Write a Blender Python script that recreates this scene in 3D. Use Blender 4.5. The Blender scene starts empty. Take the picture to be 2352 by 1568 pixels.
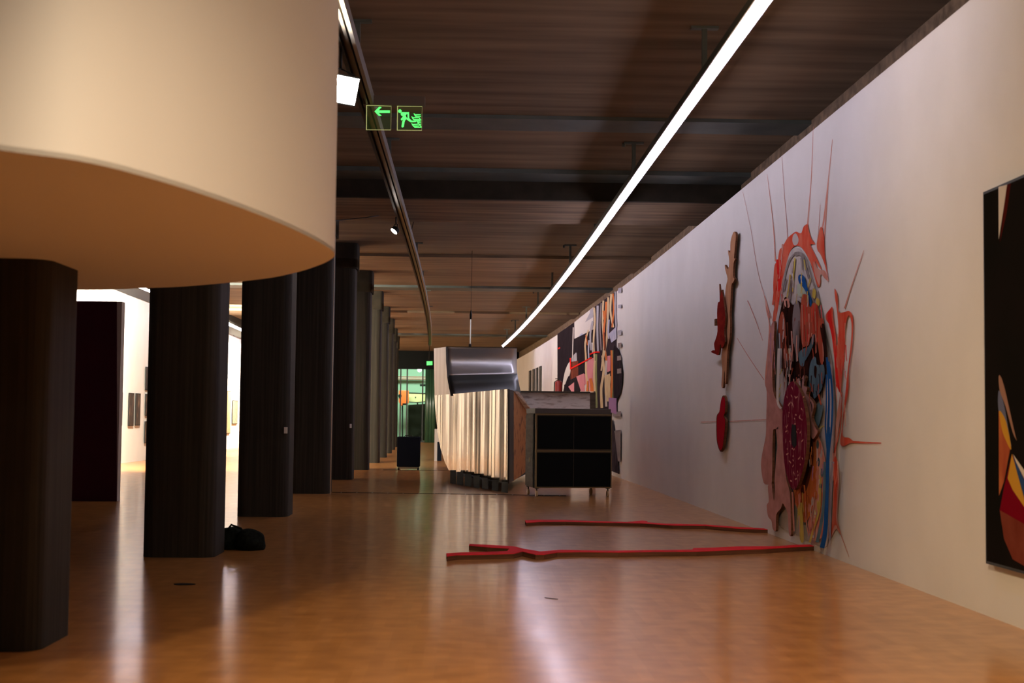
import bpy, bmesh, math, random
from mathutils import Vector, Matrix
random.seed(7)
C = bpy.context.scene.collection
S = 1.4                       # eye height in metres; plan distances below are written in eye heights
FX = 3267.0                   # 50 mm lens on a 36 mm frame, 2352 px wide

# ---------------------------------------------------------------- camera frame
def vp(px, py): return Vector((px - 1176, 784 - py, -FX))
fwd = vp(1067, 962).normalized()
up = vp(2067, 972.6).cross(vp(67, 951.4)).normalized()
if up.y < 0: up = -up
rgt = fwd.cross(up).normalized()
# rows: world X, Y, Z expressed in camera axes
R = Matrix((rgt, fwd, up))
CAM = Vector((0, 0, S))
def ray(px, py): return (R @ vp(px, py))
def PY(px, py, Y):
    d = ray(px, py); return CAM + d * (Y * S / d.y)
def PF(px, py, z=0.0):
    d = ray(px, py); return CAM + d * ((z - S) / d.z)
def PV(px, py, A, B, off=0.0):
    d = ray(px, py); n = Vector((B[1] - A[1], -(B[0] - A[0]), 0)).normalized()
    a = Vector((A[0] * S, A[1] * S, 0)); t = ((a - CAM).dot(n) + off) / d.dot(n); return CAM + d * t
def bend(Y): return 0.00055 * max(0.0, Y - 18) ** 2      # the hall curves gently to the left
def wallx(Y): return 2.75 - bend(Y)
def PW(px, py, off=0.0):
    d = ray(px, py); lo, hi = 2.0, 75.0
    for _ in range(50):
        m = (lo + hi) / 2
        if d.x / d.y * m > wallx(m) - off / S: hi = m
        else: lo = m
    return CAM + d * (lo * S / d.y)
def H(x, y, z): return Vector((x * S, y * S, z * S))

# ---------------------------------------------------------------- materials
MATS = {}
def mat(name, col, rough=.6, metal=0.0, emit=None, estr=0.0, col2=None, nscale=(3, 3, 3), bump=0.0, detail=6, spec=.5, coords='Object', contrast=(.35, .65), coat=0):
    if name in MATS: return MATS[name]
    if name.startswith('paint_'): spec = 0.0
    m = bpy.data.materials.new(name); m.use_nodes = True
    nt = m.node_tree; b = nt.nodes['Principled BSDF']
    b.inputs['Base Color'].default_value = (*col, 1); b.inputs['Roughness'].default_value = rough
    b.inputs['Metallic'].default_value = metal; b.inputs['Specular IOR Level'].default_value = spec
    b.inputs['Coat Weight'].default_value = coat
    if emit: b.inputs['Emission Color'].default_value = (*emit, 1); b.inputs['Emission Strength'].default_value = estr
    if col2 or bump:
        tc = nt.nodes.new('ShaderNodeTexCoord'); mp = nt.nodes.new('ShaderNodeMapping')
        mp.inputs['Scale'].default_value = nscale
        nz = nt.nodes.new('ShaderNodeTexNoise'); nz.inputs['Detail'].default_value = detail; nz.inputs['Scale'].default_value = 1
        nt.links.new(tc.outputs[coords], mp.inputs[0]); nt.links.new(mp.outputs[0], nz.inputs['Vector'])
        if col2:
            r = nt.nodes.new('ShaderNodeValToRGB')
            r.color_ramp.elements[0].position = contrast[0]; r.color_ramp.elements[0].color = (*col, 1)
            r.color_ramp.elements[1].position = contrast[1]; r.color_ramp.elements[1].color = (*col2, 1)
            nt.links.new(nz.outputs['Fac'], r.inputs[0]); nt.links.new(r.outputs[0], b.inputs['Base Color'])
        if bump:
            bp = nt.nodes.new('ShaderNodeBump'); bp.inputs['Strength'].default_value = 1; bp.inputs['Distance'].default_value = bump
            nt.links.new(nz.outputs['Fac'], bp.inputs['Height']); nt.links.new(bp.outputs[0], b.inputs['Normal'])
    MATS[name] = m; return m

def floor_material():
    m = bpy.data.materials.new('oak_parquet'); m.use_nodes = True; nt = m.node_tree; N = nt.nodes; L = nt.links
    b = N['Principled BSDF']
    tc = N.new('ShaderNodeTexCoord'); mp = N.new('ShaderNodeMapping'); mp.inputs['Rotation'].default_value = (0, 0, math.radians(90))
    br = N.new('ShaderNodeTexBrick'); br.offset = .5
    br.inputs['Scale'].default_value = 1.0; br.inputs['Brick Width'].default_value = .42; br.inputs['Row Height'].default_value = .075
    br.inputs['Mortar Size'].default_value = 0; br.inputs['Mortar Smooth'].default_value = .5
    br.inputs['Color1'].default_value = (.475, .208, .057, 1); br.inputs['Color2'].default_value = (.54, .245, .074, 1)
    br.inputs['Mortar'].default_value = (.41, .17, .05, 1); br.inputs['Bias'].default_value = 0
    L.new(tc.outputs['Object'], mp.inputs[0]); L.new(mp.outputs[0], br.inputs['Vector'])
    nz = N.new('ShaderNodeTexNoise'); nz.inputs['Scale'].default_value = 1; nz.inputs['Detail'].default_value = 1.5
    ms = N.new('ShaderNodeMapping'); ms.inputs['Scale'].default_value = (4.5, 5.5, 1); L.new(tc.outputs['Object'], ms.inputs[0]); L.new(ms.outputs[0], nz.inputs['Vector'])
    rp = N.new('ShaderNodeValToRGB'); rp.color_ramp.elements[0].position = .3; rp.color_ramp.elements[0].color = (.84, .80, .76, 1)
    rp.color_ramp.elements[1].position = .7; rp.color_ramp.elements[1].color = (1.08, 1.08, 1.08, 1)
    L.new(nz.outputs['Fac'], rp.inputs[0])
    mx = N.new('ShaderNodeMix'); mx.data_type = 'RGBA'; mx.blend_type = 'MULTIPLY'; mx.inputs[0].default_value = 1
    L.new(br.outputs['Color'], mx.inputs[6]); L.new(rp.outputs[0], mx.inputs[7]); L.new(mx.outputs[2], b.inputs['Base Color'])
    # worn lacquer: gloss varies a little, surface gently uneven
    n2 = N.new('ShaderNodeTexNoise'); n2.inputs['Scale'].default_value = 1.3; n2.inputs['Detail'].default_value = 2
    L.new(tc.outputs['Object'], n2.inputs['Vector'])
    r2 = N.new('ShaderNodeMapRange'); r2.inputs['From Min'].default_value = .3; r2.inputs['From Max'].default_value = .7
    r2.inputs['To Min'].default_value = .13; r2.inputs['To Max'].default_value = .17
    L.new(n2.outputs['Fac'], r2.inputs[0]); L.new(r2.outputs[0], b.inputs['Roughness'])
    b.inputs['Specular IOR Level'].default_value = .42
    bp = N.new('ShaderNodeBump'); bp.inputs['Distance'].default_value = .004; bp.inputs['Strength'].default_value = .35
    n3 = N.new('ShaderNodeTexNoise'); n3.inputs['Scale'].default_value = .9; n3.inputs['Detail'].default_value = 2
    L.new(tc.outputs['Object'], n3.inputs['Vector']); L.new(n3.outputs['Fac'], bp.inputs['Height']); L.new(bp.outputs[0], b.inputs['Normal'])
    # lacquer film plus the duller worn lobe under it
    b2 = N.new('ShaderNodeBsdfPrincipled'); b2.inputs['Roughness'].default_value = .285; b2.inputs['Specular IOR Level'].default_value = .42
    L.new(mx.outputs[2], b2.inputs['Base Color']); L.new(bp.outputs[0], b2.inputs['Normal'])
    ms_ = N.new('ShaderNodeMixShader'); ms_.inputs[0].default_value = .34
    L.new(b.outputs[0], ms_.inputs[1]); L.new(b2.outputs[0], ms_.inputs[2]); L.new(ms_.outputs[0], N['Material Output'].inputs['Surface'])
    return m

def metal_sheet_material(name, base, rough, wav, dist, det=3):
    m = bpy.data.materials.new(name); m.use_nodes = True; nt = m.node_tree; N = nt.nodes; L = nt.links
    b = N['Principled BSDF']; b.inputs['Metallic'].default_value = 1; b.inputs['Roughness'].default_value = rough
    b.inputs['Base Color'].default_value = (*base, 1)
    tc = N.new('ShaderNodeTexCoord'); mp = N.new('ShaderNodeMapping'); mp.inputs['Scale'].default_value = wav
    nz = N.new('ShaderNodeTexNoise'); nz.inputs['Scale'].default_value = 1; nz.inputs['Detail'].default_value = det
    L.new(tc.outputs['Object'], mp.inputs[0]); L.new(mp.outputs[0], nz.inputs['Vector'])
    bp = N.new('ShaderNodeBump'); bp.inputs['Distance'].default_value = dist; bp.inputs['Strength'].default_value = 1
    L.new(nz.outputs['Fac'], bp.inputs['Height']); L.new(bp.outputs[0], b.inputs['Normal'])
    return m

M_floor = floor_material()
M_ceil = mat('board_marked_concrete', (.10, .070, .041), .9, col2=(.22, .152, .09), nscale=(.35, 3.2, 1), bump=.004, detail=9, contrast=(.3, .72), spec=.2)
M_ceil2 = mat('paler_board_marked_concrete', (.11, .076, .046), .85, col2=(.28, .19, .115), nscale=(.5, 6, 6), bump=.004, detail=9, contrast=(.3, .7), spec=.2)
M_conc = mat('dark_column_concrete', (.020, .0165, .011), .75, col2=(.034, .028, .019), nscale=(30, 30, .5), bump=.002, detail=6, spec=.22)
M_cap = mat('column_head_concrete', (.024, .02, .014), .85, col2=(.036, .029, .02), nscale=(3, 3, 3), spec=.12)
M_white = mat('white_wall_paint', (.73, .71, .66), .85, col2=(.77, .75, .70), nscale=(1.2, 1.2, 1.2), spec=.08)
M_drum = mat('white_drum_plaster', (.80, .77, .73), .8, spec=.2)
M_steel = mat('grey_painted_steel', (.07, .085, .08), .55, spec=.3, col2=(.10, .115, .105), nscale=(2, 2, 2))
M_dark = mat('black_painted_metal', (.010, .010, .009), .5, spec=.2)
M_rail = mat('dark_bronze_rail', (.05, .032, .02), .3, metal=.7)
M_raillip = mat('grey_rail_flange', (.20, .18, .16), .4)
M_tube = mat('lit_fluorescent_tube', (.9, .9, .9), .5, emit=(.86, .79, 1.0), estr=34)
M_refl = mat('white_enamel_reflector', (.85, .83, .88), .4)
M_lampw = mat('lit_lamp_glass', (.9, .9, .9), .4, emit=(1.0, .93, .86), estr=45)
M_green = mat('lit_green_sign_film', (.05, .6, .1), .5, emit=(.10, 1.0, .16), estr=1.6)
M_gedge = mat('glowing_glass_edge', (.5, .6, .2), .4, emit=(.62, .66, .26), estr=.45)
M_purple = mat('dark_plum_paint', (.045, .002, .010), .7, spec=.15)
M_panelside = mat('pale_partition_edge', (.46, .40, .36), .7)
M_black = mat('matt_black_panel', (.004, .0045, .004), .75, spec=.08)
M_navy = mat('black_nylon', (.006, .008, .014), .8, spec=.08)
M_bag = mat('black_bag_cloth', (.006, .007, .005), .9, spec=.05, col2=(.012, .014, .010), nscale=(30, 30, 30), bump=.003)
M_brass = mat('dull_brass_trim', (.20, .14, .06), .4, metal=.6)
M_woodg = mat('grey_brown_plywood', (.07, .052, .034), .7, spec=.15, col2=(.11, .084, .056), nscale=(2, 2, 12))
M_oldwhite = mat('weathered_white_paint', (.88, .85, .82), .7, col2=(.22, .12, .08), nscale=(4, 4, 22), contrast=(.50, .78), detail=12)
M_stain = mat('stained_orange_plywood', (.46, .20, .075), .7, spec=.1, col2=(.14, .045, .02), nscale=(3, 3, 6), contrast=(.52, .7), detail=8)
M_hull = metal_sheet_material('rippled_sheet_metal', (.46, .42, .355), .17, (2.5, 2.5, .11), .07, 0.8)
M_hulldark = mat('dark_metal_edge', (.055, .046, .036), .4, metal=.7)
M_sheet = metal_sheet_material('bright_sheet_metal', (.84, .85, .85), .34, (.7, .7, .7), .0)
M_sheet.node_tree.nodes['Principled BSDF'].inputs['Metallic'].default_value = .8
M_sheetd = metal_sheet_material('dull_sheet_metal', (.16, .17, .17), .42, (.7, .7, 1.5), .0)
M_endpan = mat('pale_galvanised_panel', (.82, .78, .72), .45, metal=.5, col2=(.66, .62, .56), nscale=(5, 5, .5))
M_ply = mat('shade_toned_plywood_edge', (.15, .065, .035), .8, spec=.0, col2=(.09, .04, .022), nscale=(2, 2, 40))  # cut edges darkened: the shade on them is put into the colour
M_plyred = mat('red_stained_plywood', (.20, .018, .012), .7, spec=.0, col2=(.13, .011, .009), nscale=(3, 3, 10))
M_pink = mat('pink_stained_plywood', (.42, .20, .165), .7, spec=.0, col2=(.54, .27, .23), nscale=(4, 4, 7))
M_redgloss = mat('red_painted_wood_top', (.72, .008, .012), .7, spec=.08, col2=(.60, .006, .012), nscale=(4, 4, 4))

def paint(name, c, c2=None, sc=(4, 6, 3)):
    return mat('paint_' + name, c, .75, col2=c2, nscale=sc, contrast=(.35, .65), spec=.0)
Pt = dict(
    red=paint('vermilion', (.62, .07, .035), (.66, .17, .10)),
    redpale=paint('washed_red', (.62, .24, .17), (.64, .36, .28)),
    redhot=paint('bright_red', (.66, .025, .02)),
    faint=paint('faint_red_line', (.60, .30, .25)),
    blue=paint('cobalt_blue', (.012, .065, .21), (.02, .10, .29)),
    bluegrey=paint('slate_blue', (.12, .20, .23), (.08, .13, .16)),
    pale=paint('pale_grey_wash', (.62, .58, .52), (.48, .44, .42)),
    grey=paint('smoky_grey', (.22, .19, .17), (.38, .34, .31)),
    black=paint('brown_black', (.016, .008, .006), (.04, .014, .01)),
    brown=paint('red_brown', (.19, .052, .03), (.10, .03, .022)),
    rust=paint('rust', (.45, .10, .05), (.32, .07, .04)),
    orange=paint('orange', (.62, .22, .06), (.55, .14, .05)),
    yellow=paint('mustard_yellow', (.60, .48, .10), (.5, .36, .08)),
    white=paint('white', (.68, .65, .60)),
    plum=paint('plum', (.20, .020, .045), (.13, .012, .03), (6, 9, 2)),
    mauve=paint('mauve', (.36, .20, .36)),
    pinkp=paint('rose', (.66, .27, .30), (.60, .24, .28)),
    cream=paint('cream', (.70, .58, .36), (.62, .46, .26)),
    char=paint('charcoal', (.018, .014, .016), (.028, .02, .024)),
    char2=paint('dark_plum_grey', (.05, .036, .042), (.025, .018, .022)),
    lgrey=paint('light_grey', (.40, .39, .42)),
    mgrey=paint('mid_grey', (.24, .20, .19)),
    lblue=paint('pale_blue', (.36, .38, .52), (.55, .55, .62)),
    green=paint('olive_green', (.16, .19, .09), (.3, .3, .14)),
    flesh=paint('pale_taupe', (.55, .50, .46)),  # warm pale grey mural paint
)

# ---------------------------------------------------------------- mesh helpers
class MB:
    def __init__(s): s.bm = bmesh.new(); s.mats = []
    def mi(s, m):
        if m not in s.mats: s.mats.append(m)
        return s.mats.index(m)
    def face(s, pts, m):
        vs = [s.bm.verts.new(p) for p in pts]
        try: f = s.bm.faces.new(vs); f.material_index = s.mi(m); return f
        except Exception: return None
    def box(s, a, b, m):
        x0, y0, z0 = a; x1, y1, z1 = b
        x0, x1 = sorted((x0, x1)); y0, y1 = sorted((y0, y1)); z0, z1 = sorted((z0, z1))
        v = [s.bm.verts.new(p) for p in ((x0,y0,z0),(x1,y0,z0),(x1,y1,z0),(x0,y1,z0),(x0,y0,z1),(x1,y0,z1),(x1,y1,z1),(x0,y1,z1))]
        for q in ((3,2,1,0),(4,5,6,7),(0,1,5,4),(1,2,6,5),(2,3,7,6),(3,0,4,7)):
            f = s.bm.faces.new([v[i] for i in q]); f.material_index = s.mi(m)
        return s
    def prism(s, pts, off, m, mside=None):
        """closed solid: outline pts (3D) swept by vector off"""
        off = Vector(off); pts = [Vector(p) for p in pts]
        a = [s.bm.verts.new(p) for p in pts]; b = [s.bm.verts.new(p + off) for p in pts]
        n = len(pts)
        f = s.bm.faces.new(a); f.material_index = s.mi(m)
        g = s.bm.faces.new(list(reversed(b))); g.material_index = s.mi(mside or m)
        for i in range(n):
            h = s.bm.faces.new((a[i], b[i], b[(i+1) % n], a[(i+1) % n])); h.material_index = s.mi(mside or m)
        return s
    def loft(s, rings, m, caps=True, smooth=False):
        R_ = [[s.bm.verts.new(p) for p in r] for r in rings]; n = len(rings[0])
        for a, b in zip(R_, R_[1:]):
            for i in range(n):
                f = s.bm.faces.new((a[i], a[(i+1) % n], b[(i+1) % n], b[i])); f.material_index = s.mi(m); f.smooth = smooth
        if caps:
            f = s.bm.faces.new(list(reversed(R_[0]))); f.material_index = s.mi(m)
            f = s.bm.faces.new(R_[-1]); f.material_index = s.mi(m)
        return s
    def tube(s, pts, r, m, n=10, smooth=True):
        pts = [Vector(p) for p in pts]; rings = []
        for i, p in enumerate(pts):
            d = (pts[min(i+1, len(pts)-1)] - pts[max(i-1, 0)]).normalized()
            a = d.orthogonal().normalized() if i == 0 else (a - d * a.dot(d)).normalized()
            b = d.cross(a); rr = r[i] if isinstance(r, (list, tuple)) else r
            rings.append([p + (a * math.cos(2*math.pi*k/n) + b * math.sin(2*math.pi*k/n)) * rr for k in range(n)])
        return s.loft(rings, m, True, smooth)
    def build(s, name, parent=None, bevel=0.0, origin=None):
        bmesh.ops.recalc_face_normals(s.bm, faces=s.bm.faces)
        me = bpy.data.meshes.new(name); s.bm.to_mesh(me); s.bm.free()
        for m in s.mats: me.materials.append(m)
        o = bpy.data.objects.new(name, me); C.objects.link(o)
        if parent: 
            o.parent = parent
            base = Vector((0,0,0)); q = parent
            while q: base += q.location; q = q.parent
            o.location = -base
        if bevel:
            md = o.modifiers.new('bevel', 'BEVEL'); md.width = bevel; md.segments = 2; md.limit_method = 'ANGLE'
        return o
def tag(o, label=None, cat=None, group=None, kind=None):
    if label: o['label'] = label
    if cat: o['category'] = cat
    if group: o['group'] = group
    if kind: o['kind'] = kind
    return o
def thing(name, loc, label, cat, group=None, kind=None):
    o = bpy.data.objects.new(name, None); o.empty_display_size = .1; C.objects.link(o); o.location = loc
    return tag(o, label, cat, group, kind)
def struct(o): o['kind'] = 'structure'; return o
def smooth(pts, n=5, closed=True):
    out = []; N = len(pts); P = [Vector((p[0], p[1])) for p in pts]
    rng = range(N) if closed else range(N - 1)
    for i in rng:
        g = (lambda k: P[k % N]) if closed else (lambda k: P[max(0, min(N-1, k))])
        p0, p1, p2, p3 = g(i-1), g(i), g(i+1), g(i+2)
        for k in range(n):
            t = k / n
            out.append(.5 * ((2*p1) + (p2-p0)*t + (2*p0-5*p1+4*p2-p3)*t*t + (3*p1-p0-3*p2+p3)*t**3))
    if not closed: out.append(P[-1])
    return [(p.x, p.y) for p in out]

# ================================================================= SETTING
YS = [-6, 0, 6, 12, 18] + list(range(21, 64, 3))
def strip_wall(name, xf, z0, z1, th, m, y0=-6, y1=63):
    ys = [y for y in YS if y0 <= y <= y1]
    b = MB(); rings = [[H(xf(y), y, z0), H(xf(y) + th, y, z0), H(xf(y) + th, y, z1), H(xf(y), y, z1)] for y in ys]
    return struct(b.loft(rings, m).build(name))
ZC = 3.85
struct(MB().box(H(-13, -6, -.1), H(4.2, 66, 0), M_floor).build('floor'))
struct(MB().box(H(-13, -6, ZC), H(4.2, 66, ZC + .15), M_ceil).build('ceiling'))
strip_wall('wall_right', lambda y: 2.75 - bend(y), 0, 3.33, .12, M_white)
strip_wall('wall_outer', lambda y: 3.24 - bend(y), 0, ZC, .15, M_ceil2)
strip_wall('wall_left', lambda y: -7.1 - bend(y) * .6, 0, ZC, -.2, M_white)
struct(MB().box(H(-13, -6.2, 0), H(4.2, -6, ZC), M_white).build('wall_back'))
# ceiling members that cross the hall
k = 1
def trim(a, b, m, bev=0):
    global k
    o = struct(MB().box(a, b, m).build('trim_%d' % k, bevel=bev)); k += 1; return o
for (y0, y1, d) in ((13.2, 13.75, .035), (16.05, 16.7, .05), (30.4, 31.1, .05), (47.7, 48.5, .05)):
    x1 = 3.24 - bend(y0)
    trim(H(-7.1, y0, ZC - d), H(x1, y1, ZC), M_steel)
trim(H(-7.1, 16.7, 3.60), H(3.24, 18.75, ZC), M_ceil2)         # deep downstand
trim(H(-7.1, 16.62, 3.585), H(3.24, 16.70, ZC - .05), M_cap)
trim(H(-7.1, 24.6, ZC - .05), H(3.2, 26.9, ZC), M_ceil2)
trim(H(-7.1, 37.6, ZC - .06), H(3.0, 39.2, ZC), M_ceil2)
for y in range(21, 60, 3):
    trim(H(-7.08 - bend(y)*.6, y, 3.54), H(-6.45 - bend(y)*.6, y + 3, ZC), M_dark)  # added black band; its colour stands in for the dark ceiling here
# floor channels with small bright rivets
def channel(p0, p1, step, n):
    global k
    b = MB(); a = PF(*p0); c = PF(*p1); d = (c - a).normalized(); w = Vector((-d.y, d.x, 0)) * .028
    b.prism([a - w, c - w, c + w, a + w], (0, 0, .006), M_black)
    L = (c - a).length
    for i in range(n):
        q = a + d * (L * (i + .6) / n)
        b.prism([q - w*1.1 - d*.012, q - w*1.1 + d*.012, q + w*1.1 + d*.012, q + w*1.1 - d*.012], (0, 0, .009), M_raillip)
    o = struct(b.build('trim_%d' % k)); k += 1
channel((763, 1130.5), (1300, 1138), 0, 15)
channel((880, 1079), (1160, 1081.5), 0, 4)

# far end: dark bulkhead over a glazed wall, green-lit room behind
YE = 60.0
xl, xr = -4.0, 2.3
struct(MB().box(H(-13, YE, 3.08), H(4.2, YE + .3, ZC), M_black).build('wall_end_bulkhead'))
struct(MB().box(H(-13, YE, 0), H(-2.85, YE + .3, 3.08), M_dark).build('wall_end'))
struct(MB().box(H(-1.2, YE, 0), H(4.2, YE + .3, 3.08), M_dark).build('wall_end_east'))
M_glass = mat('green_tinted_glass', (.80, 1.0, .88), .05); M_glass.node_tree.nodes['Principled BSDF'].inputs['Transmission Weight'].default_value = 1
M_glass.node_tree.nodes['Principled BSDF'].inputs['IOR'].default_value = 1.02
wn = struct(MB().box(H(-2.85, YE + .12, .02), H(-1.2, YE + .14, 3.08), M_glass).build('window_1'))
fr = MB()
for px in (919, 934, 970, 979):
    p = PY(px, 960, YE + .05); fr.box((p.x - .04, p.y, 0), (p.x + .04, p.y + .08, 3.08 * S), M_dark)
fr.box(H(-2.85, YE + .03, 0), H(-1.2, YE + .11, .06), M_dark)
fr.build('window_frame', wn)
M_backwall = mat('pale_green_lit_wall', (.62, .75, .66), .8)
struct(MB().box(H(-6, 65.6, 0), H(2, 66, ZC), M_backwall).build('wall_far_room'))

# ================================================================= SUSPENDED DRUM
HD = 1.665
vis = [(-1.18,3.60),(-1.0,3.76),(-.86,4.07),(-.73,4.50),(-.63,4.95),(-.56,5.40),(-.535,5.74),(-.57,5.98),(-.66,6.26),(-.80,6.58),(-1.0,6.90),(-1.4,7.30),(-1.70,7.48),(-2.08,7.64)]
rest = [(-3.0,7.78),(-4.0,7.6),(-4.9,7.0),(-5.4,5.9),(-5.4,4.6),(-4.9,3.6),(-4.0,2.95),(-3.0,2.75),(-2.1,2.95),(-1.55,3.27)]
ring = smooth(vis + rest, 6)
dr = thing('suspended_drum', H(-3, 5.3, HD), 'huge white curved drum hanging from the ceiling over the nearest column, flat soffit glowing orange', 'ceiling drum')
b = MB(); n = len(ring)
lo = [b.bm.verts.new(H(x, y, HD)) for x, y in ring]; hi = [b.bm.verts.new(H(x, y, ZC - .004)) for x, y in ring]
for i in range(n):
    f = b.bm.faces.new((lo[i], lo[(i+1) % n], hi[(i+1) % n], hi[i])); f.material_index = b.mi(M_drum); f.smooth = True
b.build('drum_wall', dr)
b = MB(); b.prism([H(x, y, HD) for x, y in ring], (0, 0, .02), M_drum); b.build('soffit', dr)

# ================================================================= COLUMNS
def rrect(x0, x1, y0, y1, r, n=6):
    out = []
    for (cx, cy, a0) in ((x1 - r, y0 + r, -90), (x1 - r, y1 - r, 0), (x0 + r, y1 - r, 90), (x0 + r, y0 + r, 180)):
        for i in range(n + 1):
            a = math.radians(a0 + 90 * i / n); out.append((cx + r * math.cos(a), cy + r * math.sin(a)))
    return out
col_labels = [
 'nearest dark concrete column, cut by the left picture edge under the drum',
 'broad dark concrete column with the black bag slumped at its foot',
 'dark concrete column with a small white wall plate near mid height, third from the camera',
 'dark concrete column with a thin white cord down its right corner',
 'dark concrete column just right of the white cord, its head touching the ceiling',
 'sixth dark concrete column from the camera, right behind the fifth',
 'seventh dark concrete column from the camera in the receding row',
 'eighth dark concrete column from the camera in the receding row',
 'ninth dark concrete column from the camera in the receding row',
 'tenth dark concrete column from the camera, a thin sliver in the row',
 'last dark concrete column visible before the green lit glazing']
for i, y0 in enumerate((6.12, 10.2, 14.4, 18.8, 23.15, 27.5, 31.9, 36.3, 40.7, 45.1, 49.5)):
    xr_ = -1.785 - bend(y0) + (-.005, .018, .018, .012)[i] if i < 4 else -1.797 - bend(y0)
    xl_ = xr_ - .51
    top = HD if i == 0 else ZC
    t = thing('concrete_column', H((xl_ + xr_) / 2, y0 + .28, 0), col_labels[i], 'column', 'row of dark concrete columns', 'thing')
    rr = rrect(xl_, xr_, y0, y0 + .56, .10)
    zt = top if i == 0 else ZC - .42
    MB().loft([[H(x, y, z) for x, y in rr] for z in (0, zt)], M_conc).build('shaft', t)
    if i:
        r2 = rrect(xl_ - .03, xr_ + .03, y0 - .03, y0 + .59, .06)
        MB().loft([[H(x, y, z) for x, y in r2] for z in (zt, ZC - .004)], M_cap).build('capital', t)
    if i in (2, 4):
        p = PY(671 if i == 2 else 811, 988 if i == 2 else 978, y0 - .01)
        p.x = (xr_ - .03) * S; p.y = (y0 + .015) * S
        tag(MB().box((p.x - .022, p.y - .03, p.z - .045), (p.x + .022, p.y + .01, p.z + .045), M_white).build('wall_plate', t), 'small white wall plate')
p0 = PY(766, 584, 18.78); p1 = PY(760, 1131, 18.78)
xx = -1.76 * S
cd = MB().tube([(-1.742 * S, 18.75 * S, 0.0), (-1.742 * S, 18.75 * S, ZC * S)], .010, mat('white_cord_sheath', (.65, .6, .52), .5), 8).build('hanging_cord')
tag(cd, 'thin white cord running straight down the fourth column to the floor', 'cord')

# ================================================================= LIGHT LINE (right) AND TRACK (left)
def xr_rail(y): return 1.70 - bend(y)
def xl_rail(y): return -.80 - bend(y) * .8
def sweep(b, xf, ys, u0, u1, z0, z1, m):
    b.loft([[H(xf(y) + u0, y, z0), H(xf(y) + u1, y, z0), H(xf(y) + u1, y, z1), H(xf(y) + u0, y, z1)] for y in ys], m)
ysr = [7.2 + i * 1.0 for i in range(41)]
def hanger(root, x, y, z0, arm):
    b = MB(); b.box(H(x - .018, y - .018, z0), H(x + .018, y + .018, ZC), M_steel)
    b.box(H(x - .10, y - .03, ZC - .018), H(x + .10, y + .03, ZC), M_steel)
    if arm: b.tube([H(x - .12, y, ZC - .03), H(x - .09, y, ZC - .03)], .03, M_steel)
    b.build('hanger', root)
def light_line(xf, ys, y0, pitch, nt, label, group=None, hang=()):
    root = thing('fluorescent_light_line', H(xf(ys[0]), ys[0], 3.43), label, 'strip light', group)
    b = MB(); sweep(b, xf, ys, -.05, .05, 3.445, 3.50, M_dark); b.build('housing', root)
    b = MB(); sweep(b, xf, ys, -.05, .05, 3.433, 3.445, M_refl); b.build('reflector', root)
    for i in range(nt):
        a = y0 + pitch * i; c = a + pitch - .028
        o = MB().tube([H(xf(a), a, 3.405), H(xf(c), c, 3.405)], .019 * S, M_tube, 8, True).build('fluorescent_tube', root)
        for q in (a, c - .012): MB().box(H(xf(q) - .012, q, 3.41), H(xf(q) + .012, q + .012, 3.435), M_dark).build('tube_holder', o)
    for j, y in enumerate(hang): hanger(root, xf(y), y, 3.5, j % 2 == 1)
    return root
light_line(xr_rail, ysr, 7.3, .88, 45, 'long continuous violet-white fluorescent line hung close to the right hand wall', hang=(10.1, 14.4, 18.7, 23.0, 27.2, 31.5, 35.8, 40.6, 44.8))
light_line(lambda y: -6.1 - bend(y) * .6, [24 + i * 2 for i in range(14)], 24.1, .88, 29, 'fluorescent line glimpsed between the columns in the bright left bay', hang=(28, 36, 44))
root = thing('ceiling_track', H(xl_rail(9), 9, 3.45), 'dark bronze curved ceiling track with grey flange, left of the light line, carrying the spotlights', 'ceiling track')
yst = [7.9 + i * 1.0 for i in range(41)]
b = MB(); sweep(b, xl_rail, yst, -.06, -.035, 3.44, 3.53, M_dark); sweep(b, xl_rail, yst, -.035, .035, 3.485, 3.53, M_rail); sweep(b, xl_rail, yst, .0, .02, 3.44, 3.485, M_rail); b.build('channel', root)
b = MB(); sweep(b, xl_rail, yst, .035, .06, 3.44, 3.53, M_raillip); b.build('flange', root)
for j, y in enumerate((10.1, 14.4, 18.7, 23.0, 27.3, 31.6, 36)): hanger(root, xl_rail(y), y, 3.53, j % 2 == 0)
# thin black cable slung from the track to the columns, and a short dropper
pa = PY(900, 490, 18.6); pb = PY(775, 506, 17.2)
cb = MB().tube([pa, pa.lerp(pb, .5) + Vector((0, 0, -.015)), pb, pb + (pb - pa) * .8], .009, M_dark, 6).build('slung_cable')
tag(cb, 'thin black cable slung from the ceiling track towards the columns', 'cable')
pa = PY(951, 503, 19.5); pb = PY(941, 548, 19.5)
pa.z = ZC * S
tag(MB().tube([PY(951, 503, 19.5), PY(946, 525, 19.5), PY(941, 548, 19.5)], .008, M_dark, 6).build('ceiling_wire'), 'short dark wire dangling beside the track behind the small spotlight', 'wire')

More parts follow.
